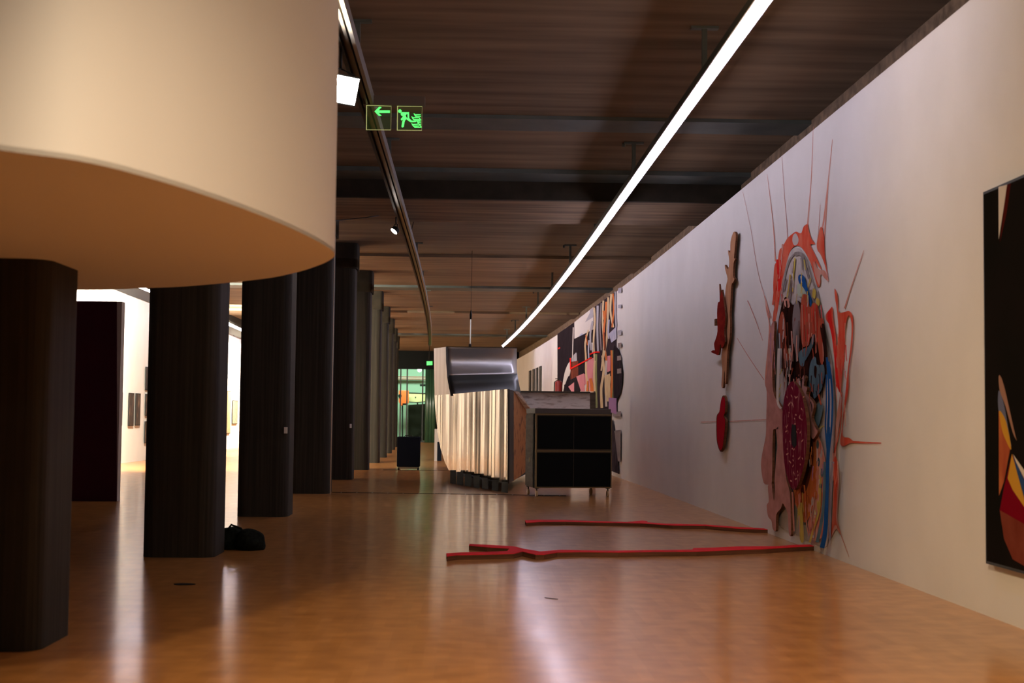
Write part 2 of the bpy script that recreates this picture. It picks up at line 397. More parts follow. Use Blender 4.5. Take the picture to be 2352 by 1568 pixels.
# ================================================================= SPOTLIGHTS
def floodlight(name, p, aim, size, label, power, hang_z, watt_col=(1, .80, .60), spot=150, blend=.8, square=True, group='spotlights on the ceiling track', lens_e=None):
    root = thing(name, p, label, 'spotlight', group)
    d = (Vector(aim) - Vector(p)).normalized(); q = d.to_track_quat('-Z', 'Y').to_matrix()
    def T(x, y, z): return Vector(p) + q @ Vector((x, y, z))
    b = MB(); s = size / 2; rings = []
    for (z, w) in ((0, 1.0), (.05, 1.0), (size * .55, .72), (size * .62, .45)):
        if square: rings.append([T(-s*w, -s*w, z), T(s*w, -s*w, z), T(s*w, s*w, z), T(-s*w, s*w, z)])
        else: rings.append([T(s*w*math.cos(a*math.pi/8), s*w*math.sin(a*math.pi/8), z) for a in range(16)])
    b.loft(rings, M_dark); b.build('lamp_head', root)
    b = MB()
    if square: b.prism([T(-s*.9, -s*.9, -.004), T(s*.9, -s*.9, -.004), T(s*.9, s*.9, -.004), T(-s*.9, s*.9, -.004)], d * -.003, lens_e or M_lampw)
    else: b.prism([T(s*.9*math.cos(a*math.pi/8), s*.9*math.sin(a*math.pi/8), -.004) for a in range(16)], d * -.003, lens_e or M_lampw)
    b.build('lamp_glass', root)
    b = MB(); top = Vector((p[0], p[1], hang_z)); hd = T(0, 0, size * .35)
    mid = Vector((hd.x, hd.y, hd.z + size * .7))
    for sx in (-1, 1): b.tube([T(sx * s * 1.06, 0, size * .3), T(sx * s * 1.06, 0, size * .3) + Vector((0, 0, size * .55)), mid], .008, M_dark, 6)
    b.tube([mid, (mid.x, mid.y, hang_z)], .014, M_dark, 6); b.build('yoke', root)
    if power:
        L = bpy.data.lights.new('lamp_beam', 'SPOT'); L.energy = power; L.color = watt_col; L.spot_size = math.radians(spot); L.spot_blend = blend; L.shadow_soft_size = s * .8
        o = bpy.data.objects.new('lamp_beam', L); C.objects.link(o)
        o.matrix_world = Matrix.Translation(Vector(p) + d * .03) @ q.to_4x4()
    return root
WARM = (1.0, .71, .36)
pz = 3.44 * S
pA = PY(794, 207, 9.3); 
floodlight('floodlight', pA, pA + Vector((.80, -1.0, -.42)), .27, 'glaring square floodlight on the ceiling track just right of the drum edge', 370, pz, (1, .71, .32), 140)
pB = PY(905, 531, 17.2)
floodlight('track_spotlight', pB, pB + Vector((-.7, -.35, -.85)), .14, 'small oval glowing spotlight further down the ceiling track', 120, pz, (1, .80, .58), 120, square=False)
# lamps of the track nearer than the picture shows, and in the left bay
floodlight('floodlight', H(.95, 1.5, 3.2), H(2.75, 7.0, 1.2), .2, 'square floodlight overhead aimed at the large dark painting', 430, ZC * S, WARM, 105, 1, group='overhead floodlights near the entrance')
floodlight('floodlight', H(1.1, -2.5, 3.25), H(-1.0, 6.0, 2.4), .2, 'square floodlight overhead aimed at the white drum', 85, ZC * S, (1, .94, .86), 110, 1, group='overhead floodlights near the entrance')
floodlight('floodlight', H(-.45, 1.6, 3.3), H(1.0, 5.0, 0), .2, 'square floodlight overhead washing the parquet floor beside the drum', 1700, ZC * S, (1, .76, .50), 80, .8, group='overhead floodlights near the entrance')
floodlight('track_spotlight', PY(342, 657, 25.0), H(-7.1, 31, 1.7), .16, 'tiny glowing spotlight at the drum rim in the left bay', 14000, ZC * S, (1, .90, .72), 150, 1, square=False, group='left bay wall washers')
for (y, t) in ((36, 'second'), (44, 'third'), (51, 'fourth')):
    floodlight('track_spotlight', H(-5.3 - bend(y)*.6, y, 3.4), H(-7.3, y + 3, 1.6), .16, '%s spotlight along the left bay wall, hidden behind the columns' % t, 10000, ZC * S, (1, .90, .72), 150, 1, square=False, group='left bay wall washers')

# ================================================================= EXIT SIGN
YX = 11.0
es = thing('exit_sign', PY(905, 240, YX), 'green lit emergency exit sign with arrow and running figure panes beside the near floodlight', 'exit sign')
def slabY(b, pts, Y, th, m, mside=None): b.prism([PY(x, y, Y) for x, y in pts], (0, th, 0), m, mside)
b = MB(); slabY(b, [(834, 218), (976, 221), (976, 242), (834, 240)], YX, .10, mat('grey_brown_sign_housing', (.10, .075, .06), .6)); b.build('sign_housing', es)
b = MB(); b.tube([PY(828, 190, YX+.03), PY(829, 181, YX+.03), PY(833, 181, YX+.03), PY(833, 200, YX+.03), PY(838, 212, YX+.03), PY(846, 219, YX+.03)], .006, M_raillip, 6); b.build('supply_cable', es)
M_sg = mat('clear_sign_glass', (.90, .97, .80), .03); M_sg.node_tree.nodes['Principled BSDF'].inputs['Transmission Weight'].default_value = 1
M_sg.node_tree.nodes['Principled BSDF'].inputs['IOR'].default_value = 1.02
M_sg.node_tree.nodes['Principled BSDF'].inputs['Emission Color'].default_value = (.40, .62, .14, 1); M_sg.node_tree.nodes['Principled BSDF'].inputs['Emission Strength'].default_value = .012
def sx1(u, v): return (820 + u / 13.067, 210 + v / 13.067)
def pane(c, marks, nm):
    b = MB(); slabY(b, c, YX + .02, .012, M_sg); pn = b.build('glass_pane', es)
    b = MB(); w = .9
    q = list(c)
    (x0, y0), (x1, y1), (x2, y2), (x3, y3) = c
    slabY(b, [(x0, y0), (x0 + 1.9, y0), (x3 + 1.9, y3), (x3, y3)], YX + .018, .014, M_gedge)
    slabY(b, [(x1 - w, y1), (x1, y1), (x2, y2), (x2 - w, y2)], YX + .018, .014, mat('dim_glass_edge', (.4,.4,.15), .4, emit=(.5,.5,.2), estr=.2))
    slabY(b, [(x0, y0), (x1, y1), (x1, y1 + w), (x0, y0 + w)], YX + .018, .014, M_gedge)
    slabY(b, [(x3, y3 - w), (x2, y2 - w), (x2, y2), (x3, y3)], YX + .018, .014, M_gedge)
    b.build('glowing_edge', pn)
    b = MB()
    for mk in marks: slabY(b, [sx1(*p) for p in mk], YX + .012, .006, M_green)
    b.build(nm, pn)
arrow = [[(525,597),(660,462),(735,470),(640,565),(985,565),(985,640),(640,640),(735,722),(655,728)]]
pane([(841, 241), (899, 243), (898, 298.5), (840.5, 298)], arrow, 'arrow_mark')
def circ(cx, cy, r): return [(cx + r*math.cos(i*math.pi/7), cy + r*math.sin(i*math.pi/7)) for i in range(14)]
fig = [circ(1287, 588, 52),
 [(1310,660),(1345,618),(1560,620),(1565,800),(1520,800),(1515,670),(1500,660),(1455,720),(1500,800),(1440,870),(1420,930),(1405,1050),(1360,1080),(1335,1050),(1360,900),(1400,830),(1340,870),(1310,830),(1385,740),(1320,710)],
 [(1505,790),(1560,795),(1640,875),(1765,875),(1775,915),(1610,920),(1490,840)]]
def wav(x0, y0, x1, y1):
    return [(x0, y0), (x0+30, y0+26), (x1, y1), (x1, y1+22), (x0+40, y0+52)]
for (a, b_, c, d) in ((1695,655,1910,682),(1730,700,1915,738),(1625,745,1840,770),(1650,800,1890,826),(1800,880,1920,905),(1700,842,1900,862),(1625,950,1830,968),(1650,1000,1870,1020),(1690,1035,1915,1062),(1820,945,1922,965)):
    fig.append(wav(a, b_, c, d))
for (a, b_, c, d) in ((1700,660,1760,755),(1630,750,1700,850),(1840,770,1915,860),(1790,880,1850,990),(1628,955,1700,1050),(1850,965,1922,1075)):
    fig.append([(a, b_), (a+26, b_), (c+20, d), (c-8, d)])
pane([(912, 243), (970, 244), (969, 299.5), (911.5, 299)], fig, 'running_figure_mark')

# ================================================================= PLUM DISPLAY WALL, LEFT BAY
b = MB()
YP = 16.75
q = [PY(60, 1153, YP), PY(268, 1150.5, YP), PY(268, 692, YP), PY(60, 690, YP)]
q[0].z = q[1].z = 0; q[2].z = q[3].z = 2.33 * S
b.prism(q, (0, .015, 0), M_purple)
x1 = q[1].x
b.box((q[0].x, YP*S + .015, 0), (x1, YP*S + .22, 2.33*S), M_panelside)
o = b.build('display_partition'); tag(o, 'freestanding plum painted display wall with pale end, between first and second columns', 'partition wall')

# pictures on the bright left wall
def PL(px, py, off=.0):
    d = ray(px, py); lo, hi = 5.0, 80.0
    for _ in range(50):
        m = (lo + hi) / 2
        if d.x / d.y * m < -7.1 - bend(m) * .6 + off / S: hi = m
        else: lo = m
    return CAM + d * (lo * S / d.y)
M_pdark = mat('dark_picture_print', (.03, .022, .018), .5, col2=(.20, .12, .08), nscale=(5, 5, 3), contrast=(.5, .7))
M_ptan = mat('tan_picture_print', (.50, .34, .18), .5, col2=(.30, .20, .11), nscale=(6, 6, 5))
for (x0, x1_, y0, y1, m, lab) in (
    (276, 280.5, 901, 977, M_pdark, 'dark tall picture half hidden by the pale edge of the plum wall'),
    (295, 307, 902, 978, M_pdark, 'tall dark picture with a brown strip, left of the close pair on the bright wall'),
    (310.5, 321.5, 903, 977, M_pdark, 'tall dark picture, right of the close pair on the bright wall'),
    (334, 350, 843, 896, M_pdark, 'dark picture beside the second column, topmost of three hung in a stack'),
    (333.5, 350, 905, 955, M_pdark, 'dark picture beside the second column, middle of three hung in a stack'),
    (332, 350, 967, 1017, M_pdark, 'dark picture beside the second column, lowest of three hung in a stack'),
    (517, 529, 897, 996, M_ptan, 'tall tan picture at the right edge of the second column'),
    (533.5, 545.5, 919, 974, mat('mottled_small_print', (.34,.28,.2), .5, col2=(.16,.12,.08), nscale=(9,9,9)), 'small mottled brown picture beside the tall tan one')):
    a, c = PL(x0, y1, .05), PL(x1_, y1, .05); a2, c2 = PL(x0, y0, .05), PL(x1_, y0, .05)
    zt = (a2.z + c2.z) / 2; zb = (a.z + c.z) / 2
    rt = thing('framed_picture', (a.x, a.y, zb), lab, 'picture', 'pictures on the bright left wall')
    pts = [Vector((a.x, a.y, zb)), Vector((c.x, c.y, zb)), Vector((c.x, c.y, zt)), Vector((a.x, a.y, zt))]
    dn = (pts[1] - pts[0]).normalized(); w = .03
    inner = [pts[0] + dn*w + Vector((.004,0,w)), pts[1] - dn*w + Vector((.004,0,w)), pts[2] - dn*w + Vector((.004,0,-w)), pts[3] + dn*w + Vector((.004,0,-w))]
    MB().prism(pts, (-.02, 0, 0), M_dark).build('frame', rt)
    MB().prism(inner, (-.003, 0, 0), m).build('print', rt)

# ================================================================= RIGHT WALL: far narrow pictures
for (x0, y0, x1_, lab) in ((1214.5, 852, 1218.5, 'narrow black upright picture, leftmost of four on the far right wall'),
    (1222.5, 848.5, 1226.5, 'narrow black upright picture, second from left of four on the far right wall'),
    (1230, 845.5, 1234, 'narrow black upright picture, third from left of four on the far right wall'),
    (1237.5, 842, 1242, 'narrow black upright picture, rightmost of four on the far right wall')):
    a, c = PW(x0, y0, .05), PW(x1_, y0, .05); zt = a.z; zb = .95 * S
    rt = thing('narrow_picture', (a.x, a.y, zb), lab, 'picture', 'four narrow pictures on the far right wall')
    MB().prism([(a.x, a.y, zb), (c.x, c.y, zb), (c.x, c.y, zt), (a.x, a.y, zt)], (.045, 0, 0), M_dark).build('frame', rt)
    MB().prism([(a.x-.003, a.y-.05, zb+.05), (c.x-.003, c.y+.05, zb+.05), (c.x-.003, c.y+.05, zt-.05), (a.x-.003, a.y-.05, zt-.05)], (.002, 0, 0), M_pdark).build('print', rt)

# fire extinguisher on its stand
pe = PW(1283, 897, .35); rt = thing('fire_extinguisher', (pe.x, pe.y, .78*S), 'red fire extinguisher with black valve fixed to the wall before the far mural', 'fire extinguisher')
zt = PW(1283, 874, .35).z; zb = .80 * S
M_ext = mat('dark_red_enamel', (.22, .02, .015), .35)
b = MB(); b.tube([(pe.x, pe.y, zb), (pe.x, pe.y, zt - .06), (pe.x, pe.y, zt)], [.13, .13, .07], M_ext, 14); b.build('cylinder', rt)
b = MB(); b.tube([(pe.x, pe.y, zt), (pe.x, pe.y, zt + .07)], .035, M_dark, 8); b.box((pe.x - .12, pe.y - .02, zt + .05), (pe.x + .03, pe.y + .02, zt + .075), M_dark); b.build('valve', rt)
b = MB(); b.tube([(pe.x, pe.y, zt + .05), (pe.x - .15, pe.y, zt - .05), (pe.x - .17, pe.y, zb + .1)], .018, M_dark, 6); b.build('hose', rt)
b = MB(); b.box((pe.x + .1, pe.y - .05, zb + .2), (pe.x + .40, pe.y + .05, zb + .26), M_dark); b.build('bracket', rt)

# ================================================================= PAINT helpers for wall pieces
LAY = [0]
def wp(b, pts, m, off=None, sm=True, n=4):
    """flat patch of paint on the right wall"""
    LAY[0] += 1
    o = off if off is not None else .0015 + .00055 * LAY[0]
    q = smooth(pts, n) if sm else pts
    b.face([PW(x, y, o) for x, y in q], m)
def line(b, pts, w0, w1, m):
    pts = smooth(pts, 4, False); N = len(pts); l = []; r = []
    for i, (x, y) in enumerate(pts):
        w = w0 + (w1 - w0) * i / (N - 1)
        x2, y2 = pts[min(i+1, N-1)]; x1_, y1 = pts[max(i-1, 0)]
        dx, dy = x2 - x1_, y2 - y1; L = math.hypot(dx, dy) or 1
        l.append((x - dy / L * w / 2, y + dx / L * w / 2)); r.append((x + dy / L * w / 2, y - dx / L * w / 2))
    LAY[0] += 1; o = .0015 + .00055 * LAY[0]
    for i in range(N - 1): b.face([PW(*l[i], o), PW(*l[i+1], o), PW(*r[i+1], o), PW(*r[i], o)], m)
def cut(b, pts, off, th, m, mside, sm=True, n=4):
    """plywood cut-out standing off the wall"""
    q = smooth(pts, n) if sm else pts
    b.prism([PW(x, y, off + th) for x, y in q], (th, 0, 0), m, mside)

# ================================================================= NEAR MURAL (painted heart-like form with plywood reliefs)
mu = thing('wall_mural_relief', PW(1860, 1245), 'tall red, blue and pink painted mural with plywood cut-outs reaching down to the floor', 'mural')
b = MB()
# fine splash lines
for pts, w0, w1, m in (
  ([(1868,290),(1864,400),(1858,480),(1855,520)], .6, 4, Pt['redpale']),
  ([(1912,320),(1904,400),(1893,500),(1884,545)], .8, 5, Pt['redpale']),
  ([(1903,420),(1897,500),(1893,550)], .8, 4, Pt['redpale']),
  ([(1884,470),(1880,530),(1877,560)], .6, 2.5, Pt['faint']),
  ([(1796,360),(1801,440),(1807,510),(1809,550)], .5, 1.6, Pt['faint']),
  ([(1762,400),(1772,480),(1778,540),(1781,600)], .6, 3, Pt['redpale']),
  ([(1706,440),(1725,530),(1740,620),(1756,680),(1776,740)], .5, 1.2, Pt['faint']),
  ([(1717,690),(1733,728),(1752,782)], 2, 1, Pt['faint']), ([(1693,776),(1720,820),(1755,872)], 1.2, 1.8, Pt['faint']),
  ([(1984,575),(1972,610),(1955,660),(1940,708)], 1.0, 3, Pt['redpale']),
  ([(2024,1017),(1985,1016),(1945,1014)], 2, 6, Pt['red']), ([(1610,969),(1680,967),(1760,963)], 1.6, 1.4, Pt['redpale']),
  ([(1926,1210),(1936,1240),(1950,1278)], 3, .8, Pt['faint']), ([(1756,680),(1762,700),(1768,730)], 2, 3, Pt['redpale'])):
    line(b, pts, w0, w1, m)
# pale egg behind everything
wp(b, [(1826,568),(1845,578),(1866,620),(1882,680),(1892,740),(1905,790),(1914,860),(1917,960),(1913,1060),(1909,1160),(1903,1235),(1893,1256),(1850,1238),(1825,1225),(1790,1205),(1776,1150),(1772,1000),(1770,850),(1776,760),(1785,700),(1797,640),(1810,590)], Pt['pale'])
# red flames round the head
wp(b, [(1779,700),(1776,660),(1779,610),(1786,600),(1790,575),(1796,568),(1801,560),(1808,548),(1816,540),(1828,532),(1840,535),(1846,520),(1855,515),(1858,530),(1864,548),(1872,560),(1862,562),(1870,580),(1880,600),(1888,620),(1880,612),(1872,600),(1885,640),(1880,660),(1872,640),(1864,610),(1852,584),(1838,566),(1824,566),(1812,585),(1803,620),(1796,650),(1790,690),(1783,730),(1775,760),(1776,720)], Pt['red'])
wp(b, [(1822,540),(1828,536),(1834,548),(1832,560),(1824,563),(1820,552)], Pt['flesh'])
wp(b, [(1876,560),(1880,540),(1886,520),(1893,545),(1894,580),(1898,610),(1902,640),(1895,610),(1885,585),(1878,575)], Pt['red'])
wp(b, [(1868,600),(1880,618),(1895,622),(1903,645),(1895,640),(1885,630),(1882,655),(1872,630)], Pt['redpale'])
wp(b, [(1783,600),(1788,598),(1790,620),(1794,650),(1790,668),(1783,665),(1786,640)], Pt['redhot'])
wp(b, [(1758,690),(1764,720),(1769,750),(1775,770),(1770,800),(1762,860),(1757,880),(1759,840),(1764,790),(1766,745),(1760,715)], Pt['redpale'])
line(b, [(1775,700),(1780,660),(1786,630)], 3, 5, Pt['red']); line(b, [(1798,560),(1795,590),(1790,640)], 4, 3, Pt['redpale'])
# right hand flame
wp(b, [(1917,662),(1924,680),(1925,710),(1930,718),(1940,716),(1950,714),(1957,722),(1960,745),(1957,800),(1950,850),(1948,900),(1938,960),(1936,1000),(1950,1005),(1960,1014),(1948,1019),(1938,1024),(1930,1018),(1934,980),(1940,920),(1946,860),(1953,800),(1956,750),(1952,726),(1946,730),(1941,760),(1939,800),(1935,860),(1932,900),(1935,920),(1929,900),(1920,880),(1916,820),(1914,780),(1908,750),(1898,735),(1897,722),(1906,710),(1912,705),(1914,730),(1920,770),(1922,800),(1926,760),(1922,710),(1918,685)], Pt['red'])
wp(b, [(1900,726),(1907,712),(1911,735),(1917,775),(1924,850),(1929,900),(1922,880),(1916,820),(1910,770)], Pt['redhot'])
wp(b, [(1930,905),(1931,950),(1924,1000),(1921,1050),(1928,1090),(1925,1150),(1924,1190),(1930,1225),(1920,1215),(1908,1236),(1903,1225),(1911,1190),(1913,1140),(1916,1100),(1912,1040),(1918,980),(1926,930)], Pt['redpale'])
wp(b, [(1921,1050),(1925,1090),(1922,1150),(1921,1195),(1926,1215),(1918,1205),(1908,1232),(1912,1190),(1915,1120),(1914,1060)], Pt['red'])
line(b, [(1934,900),(1932,960),(1926,1000),(1916,1040)], 2, 3, Pt['red'])
# grey/black head contour
for pts, w, m in (([(1791,700),(1800,645),(1812,600),(1828,582),(1846,585),(1858,615),(1868,650)], 5, Pt['grey']), ([(1868,650),(1878,680),(1888,720),(1895,760),(1904,800),(1912,850),(1915,930),(1913,1000)], 4, Pt['grey']),
                  ([(1826,584),(1836,582),(1845,590)], 10, Pt['grey']), ([(1843,590),(1851,615),(1858,640)], 6, Pt['mgrey']), ([(1862,665),(1868,690),(1880,710)], 5, Pt['mgrey']), ([(1824,600),(1820,640),(1814,690),(1812,730)], 3.5, Pt['mgrey']),
                  ([(1840,592),(1843,620)], 4, Pt['grey']), ([(1806,640),(1800,670)], 3, Pt['mgrey']), ([(1913,1060),(1908,1150),(1906,1240)], 6, Pt['lgrey']), ([(1912,860),(1917,950),(1914,1040)], 3, Pt['mgrey'])):
    line(b, pts, w, w * .7, m)
for pts in ([(1826,592),(1823,630),(1820,670)], [(1847,596),(1850,620)], [(1862,638),(1855,660)], [(1815,630),(1810,670),(1805,690)]): line(b, pts, 3, 2, Pt['yellow'])
wp(b, [(1868,662),(1874,668),(1872,685),(1866,680)], Pt['yellow'], sm=True); wp(b, [(1876,684),(1883,690),(1881,702),(1875,698)], Pt['yellow'])
wp(b, [(1834,633),(1841,630),(1848,636),(1852,652),(1858,670),(1865,690),(1862,704),(1857,690),(1850,668),(1840,656),(1834,645)], Pt['blue'])
wp(b, [(1832,652),(1845,660),(1853,680),(1846,684),(1832,676)], mat('paint_pale_green', (.48,.55,.42), .8))
# body: dark interior
wp(b, [(1803,682),(1812,690),(1822,700),(1832,690),(1845,700),(1862,715),(1885,745),(1895,800),(1898,860),(1885,905),(1868,930),(1850,905),(1838,890),(1815,880),(1795,850),(1788,800),(1787,750),(1793,710)], Pt['black'])
wp(b, [(1788,745),(1796,715),(1803,735),(1806,790),(1815,830),(1800,822),(1790,790)], Pt['rust'])
wp(b, [(1801,690),(1810,685),(1814,700),(1812,706),(1804,704)], Pt['redpale'])
wp(b, [(1824,700),(1832,690),(1838,720),(1836,780),(1832,825),(1824,790),(1820,740)], Pt['mgrey'])
for x, y0, y1, c in ((1797,770,860,'brown'),(1802,800,870,'redpale'),(1808,740,800,'brown'),(1812,800,850,'cream'),(1818,760,830,'redpale'),(1827,760,830,'grey'),(1806,690,730,'black'),(1822,830,880,'black'),(1794,800,870,'pale'),(1836,800,850,'brown'),(1790,765,860,'lgrey')):
    line(b, [(x, y0), (x+1.5, (y0+y1)/2), (x+3, y1)], 3, 2.2, Pt[c])
wp(b, [(1842,680),(1856,680),(1858,700),(1862,705),(1868,695),(1878,702),(1884,730),(1892,735),(1894,790),(1890,835),(1884,830),(1878,790),(1870,766),(1862,775),(1850,795),(1842,790),(1838,740)], Pt['rust'])
for x in (1846,1853,1868,1876,1886): line(b, [(x,700),(x+1,740),(x+2,785)], 1.6, 1, Pt['redhot'])
for x, y0, y1 in ((1842,700,790),(1858,720,775),(1872,715,760),(1889,745,830)): line(b, [(x,y0),(x+1,(y0+y1)/2),(x+2,y1)], 2, 1.4, Pt['redpale'])
# blue-grey islands
wp(b, [(1834,812),(1846,800),(1858,795),(1866,772),(1870,768),(1868,790),(1860,810),(1850,828),(1846,840),(1838,838)], Pt['bluegrey'])
wp(b, [(1860,840),(1868,820),(1874,822),(1876,836),(1884,838),(1892,838),(1894,860),(1888,890),(1880,905),(1870,915),(1866,900),(1858,895),(1858,870)], Pt['bluegrey'])
wp(b, [(1872,935),(1882,925),(1890,930),(1886,960),(1876,985),(1868,975),(1866,950)], Pt['bluegrey'])
wp(b, [(1848,830),(1856,835),(1856,880),(1850,905),(1844,880)], Pt['black']); wp(b, [(1871,840),(1876,845),(1874,868),(1870,860)], Pt['black'])
for a in ((1835,860,1842,880),(1862,880,1866,900),(1846,900,1852,915),(1880,905,1886,930)): line(b, [(a[0],a[1]),(a[2],a[3])], 4, 3, Pt['rust'])
wp(b, [(1884,752),(1893,745),(1898,790),(1902,840),(1896,830),(1890,790)], Pt['black'])
# lower body
wp(b, [(1846,900),(1876,985),(1880,1010),(1882,1080),(1872,1140),(1862,1180),(1848,1200),(1836,1180),(1826,1150),(1822,1100),(1840,1060)], Pt['orange'])
wp(b, [(1852,940),(1866,990),(1868,1030),(1864,1080),(1850,1130),(1836,1120),(1846,1060),(1850,1000)], Pt['brown'])
wp(b, [(1874,1000),(1886,1015),(1896,1060),(1898,1130),(1893,1200),(1886,1235),(1866,1238),(1856,1200),(1870,1160),(1876,1090)], Pt['redpale'])
for (x, y, c) in ((1878,1020,'bluegrey'),(1886,1040,'pale'),(1880,1060,'bluegrey'),(1888,1085,'bluegrey'),(1876,1090,'redpale'),(1884,1115,'blue'),(1890,1150,'mauve'),(1874,1135,'orange'),(1866,1150,'pale'),(1880,1160,'yellow'),(1858,1165,'redpale'),(1850,1180,'rust'),(1872,1180,'pale'),(1886,1195,'bluegrey'),(1862,1205,'redpale'),(1854,1150,'orange'),(1882,1215,'rust'),(1868,1225,'pale')):
    wp(b, [(x-2.5, y-2), (x, y-10), (x+3, y-3), (x+2.5, y+7), (x, y+11), (x-2.5, y+6)], Pt[c], n=3)
wp(b, [(1832,1165),(1842,1155),(1845,1200),(1846,1243),(1838,1240),(1835,1200)], Pt['yellow'])
line(b, [(1884,1120),(1882,1170),(1870,1210),(1860,1245)], 4, 5, Pt['yellow'])
line(b, [(1872,1130),(1866,1180),(1858,1225)], 2, 2, Pt['redpale']); line(b, [(1850,1150),(1852,1200),(1858,1230)], 2, 2, Pt['redpale'])
line(b, [(1820,1130),(1822,1180),(1824,1220)], 5, 3, Pt['redpale'])
rs = random.Random(11)
def strokes(n, xa, xb, ya, yb, la, lb, pal, w=2.0):
    for _ in range(n):
        x = rs.uniform(xa, xb); y = rs.uniform(ya, yb); l = rs.uniform(la, lb); j = rs.uniform(-3, 3)
        line(b, [(x, y), (x + j * .5 + rs.uniform(-1.5, 1.5), y + l / 2), (x + j, y + l)], w * rs.uniform(.6, 1.3), w * rs.uniform(.3, .8), Pt[rs.choice(pal)])
strokes(26, 1797, 1836, 720, 850, 20, 60, ['black', 'brown', 'rust', 'redpale', 'grey', 'flesh', 'mgrey'], 2.4)
strokes(16, 1842, 1890, 700, 800, 20, 50, ['rust', 'redpale', 'brown', 'red', 'red'], 1.8)
strokes(24, 1800, 1842, 820, 880, 14, 36, ['black', 'brown', 'flesh', 'rust', 'char', 'redpale'], 2.6)
strokes(16, 1844, 1890, 800, 930, 12, 40, ['black', 'brown', 'rust', 'char'], 2.2)
strokes(30, 1852, 1890, 1010, 1215, 12, 34, ['orange', 'redpale', 'pale', 'rust', 'bluegrey', 'yellow', 'mauve'], 2.0)
strokes(10, 1822, 1850, 1100, 1190, 20, 50, ['orange', 'redpale', 'rust', 'yellow'], 2.4)
strokes(12, 1815, 1862, 600, 680, 15, 40, ['grey', 'pale', 'mgrey', 'white', 'yellow'], 2.0)
strokes(14, 1914, 1944, 740, 930, 20, 60, ['redpale', 'redhot', 'red'], 1.8)
strokes(12, 1784, 1800, 570, 680, 15, 40, ['redpale', 'red', 'redhot'], 2.0)
strokes(8, 1910, 1926, 1040, 1190, 20, 50, ['rust', 'redpale', 'red'], 1.8)
strokes(8, 1768, 1784, 740, 860, 20, 60, ['redpale', 'mauve', 'rust'], 1.6)
# yellow marks left
for (x, y) in ((1788,860),(1786,895),(1784,915)): line(b, [(x, y), (x+5, y-3), (x+8, y-14)], 2, 1.5, Pt['yellow'])
line(b, [(1789,800),(1787,860),(1786,920),(1794,938)], 6, 5, Pt['white']); line(b, [(1882,985),(1892,978),(1900,992)], 1.5, 1.5, Pt['yellow'])
# blue ribbons down to the floor
line(b, [(1899,820),(1903,860),(1905,920),(1903,980),(1902,1040),(1900,1100),(1898,1170),(1895,1225),(1888,1258)], 5, 11, Pt['blue'])
line(b, [(1903,830),(1909,870),(1912,920),(1910,980),(1905,1030),(1901,1090)], 5, 4, Pt['blue'])
line(b, [(1898,860),(1898,930),(1896,980),(1900,1030)], 3, 4, Pt['blue']); line(b, [(1894,1060),(1893,1130),(1888,1190),(1877,1245)], 5, 8, Pt['bluegrey'])
line(b, [(1906,870),(1907,930),(1906,980)], 1.5, 1.5, Pt['lblue'])
b.build('painted_ground', mu)
# pink plywood panel with slots
b = MB()
outer = [(1779,740),(1776,800),(1774,860),(1776,895),(1781,915),(1790,935),(1797,945),(1798,1000),(1800,1060),(1804,1100),(1812,1130),(1816,1170),(1818,1226),(1812,1224),(1809,1180),(1800,1158),(1797,1155),(1788,1170),(1783,1180),(1782,1218),(1775,1214),(1772,1196),(1764,1185),(1761,1160),(1766,1150),(1764,1120),(1754,1110),(1748,1070),(1751,1040),(1759,1000),(1760,960),(1761,900),(1757,880),(1762,850),(1763,810),(1766,780),(1772,745)]
q = smooth(outer, 3)
cut(b, [(1772,745),(1779,742),(1776,800),(1774,860),(1776,898),(1784,920),(1797,942),(1800,985),(1780,985),(1775,1000),(1773,1106),(1766,1112),(1754,1108),(1748,1070),(1751,1040),(1759,1000),(1760,960),(1761,900),(1757,880),(1762,850),(1763,810),(1766,780)], .05, .03, M_pink, M_ply, n=3)
cut(b, [(1783,984),(1800,980),(1799,1010),(1802,1060),(1806,1100),(1814,1130),(1816,1170),(1817,1226),(1812,1224),(1809,1180),(1800,1158),(1797,1157),(1793,1168),(1783,1182),(1782,1218),(1775,1214),(1772,1196),(1764,1185),(1761,1160),(1766,1150),(1764,1116),(1772,1108),(1774,1128),(1778,1150),(1780,1120),(1779,1100),(1782,1060),(1786,1020)], .05, .03, M_pink, M_ply, n=3)
b.build('pink_plywood_cutout', mu)
b = MB()
cut(b, [(1828,875),(1836,868),(1838,880),(1845,862),(1850,868),(1846,885),(1854,890),(1852,905),(1864,918),(1869,930),(1867,945),(1864,960),(1872,980),(1878,990),(1874,1000),(1866,1008),(1860,990),(1856,960),(1848,920),(1838,890)], .06, .03, M_pink, M_ply, n=3)
b.build('ragged_pink_cutout', mu)
b = MB()
disc = [(1818,876),(1826,880),(1838,898),(1846,925),(1852,960),(1854,1000),(1851,1040),(1845,1075),(1836,1105),(1826,1124),(1817,1118),(1808,1095),(1801,1060),(1798,1010),(1797,960),(1800,920),(1808,890)]
M_disc = mat('carved_plum_disc', (.15, .012, .030), .7, spec=.0, col2=(.42, .18, .17), nscale=(8, 26, 5), contrast=(.56, .70), detail=5)
cut(b, disc, .13, .035, M_disc, M_ply, n=4)
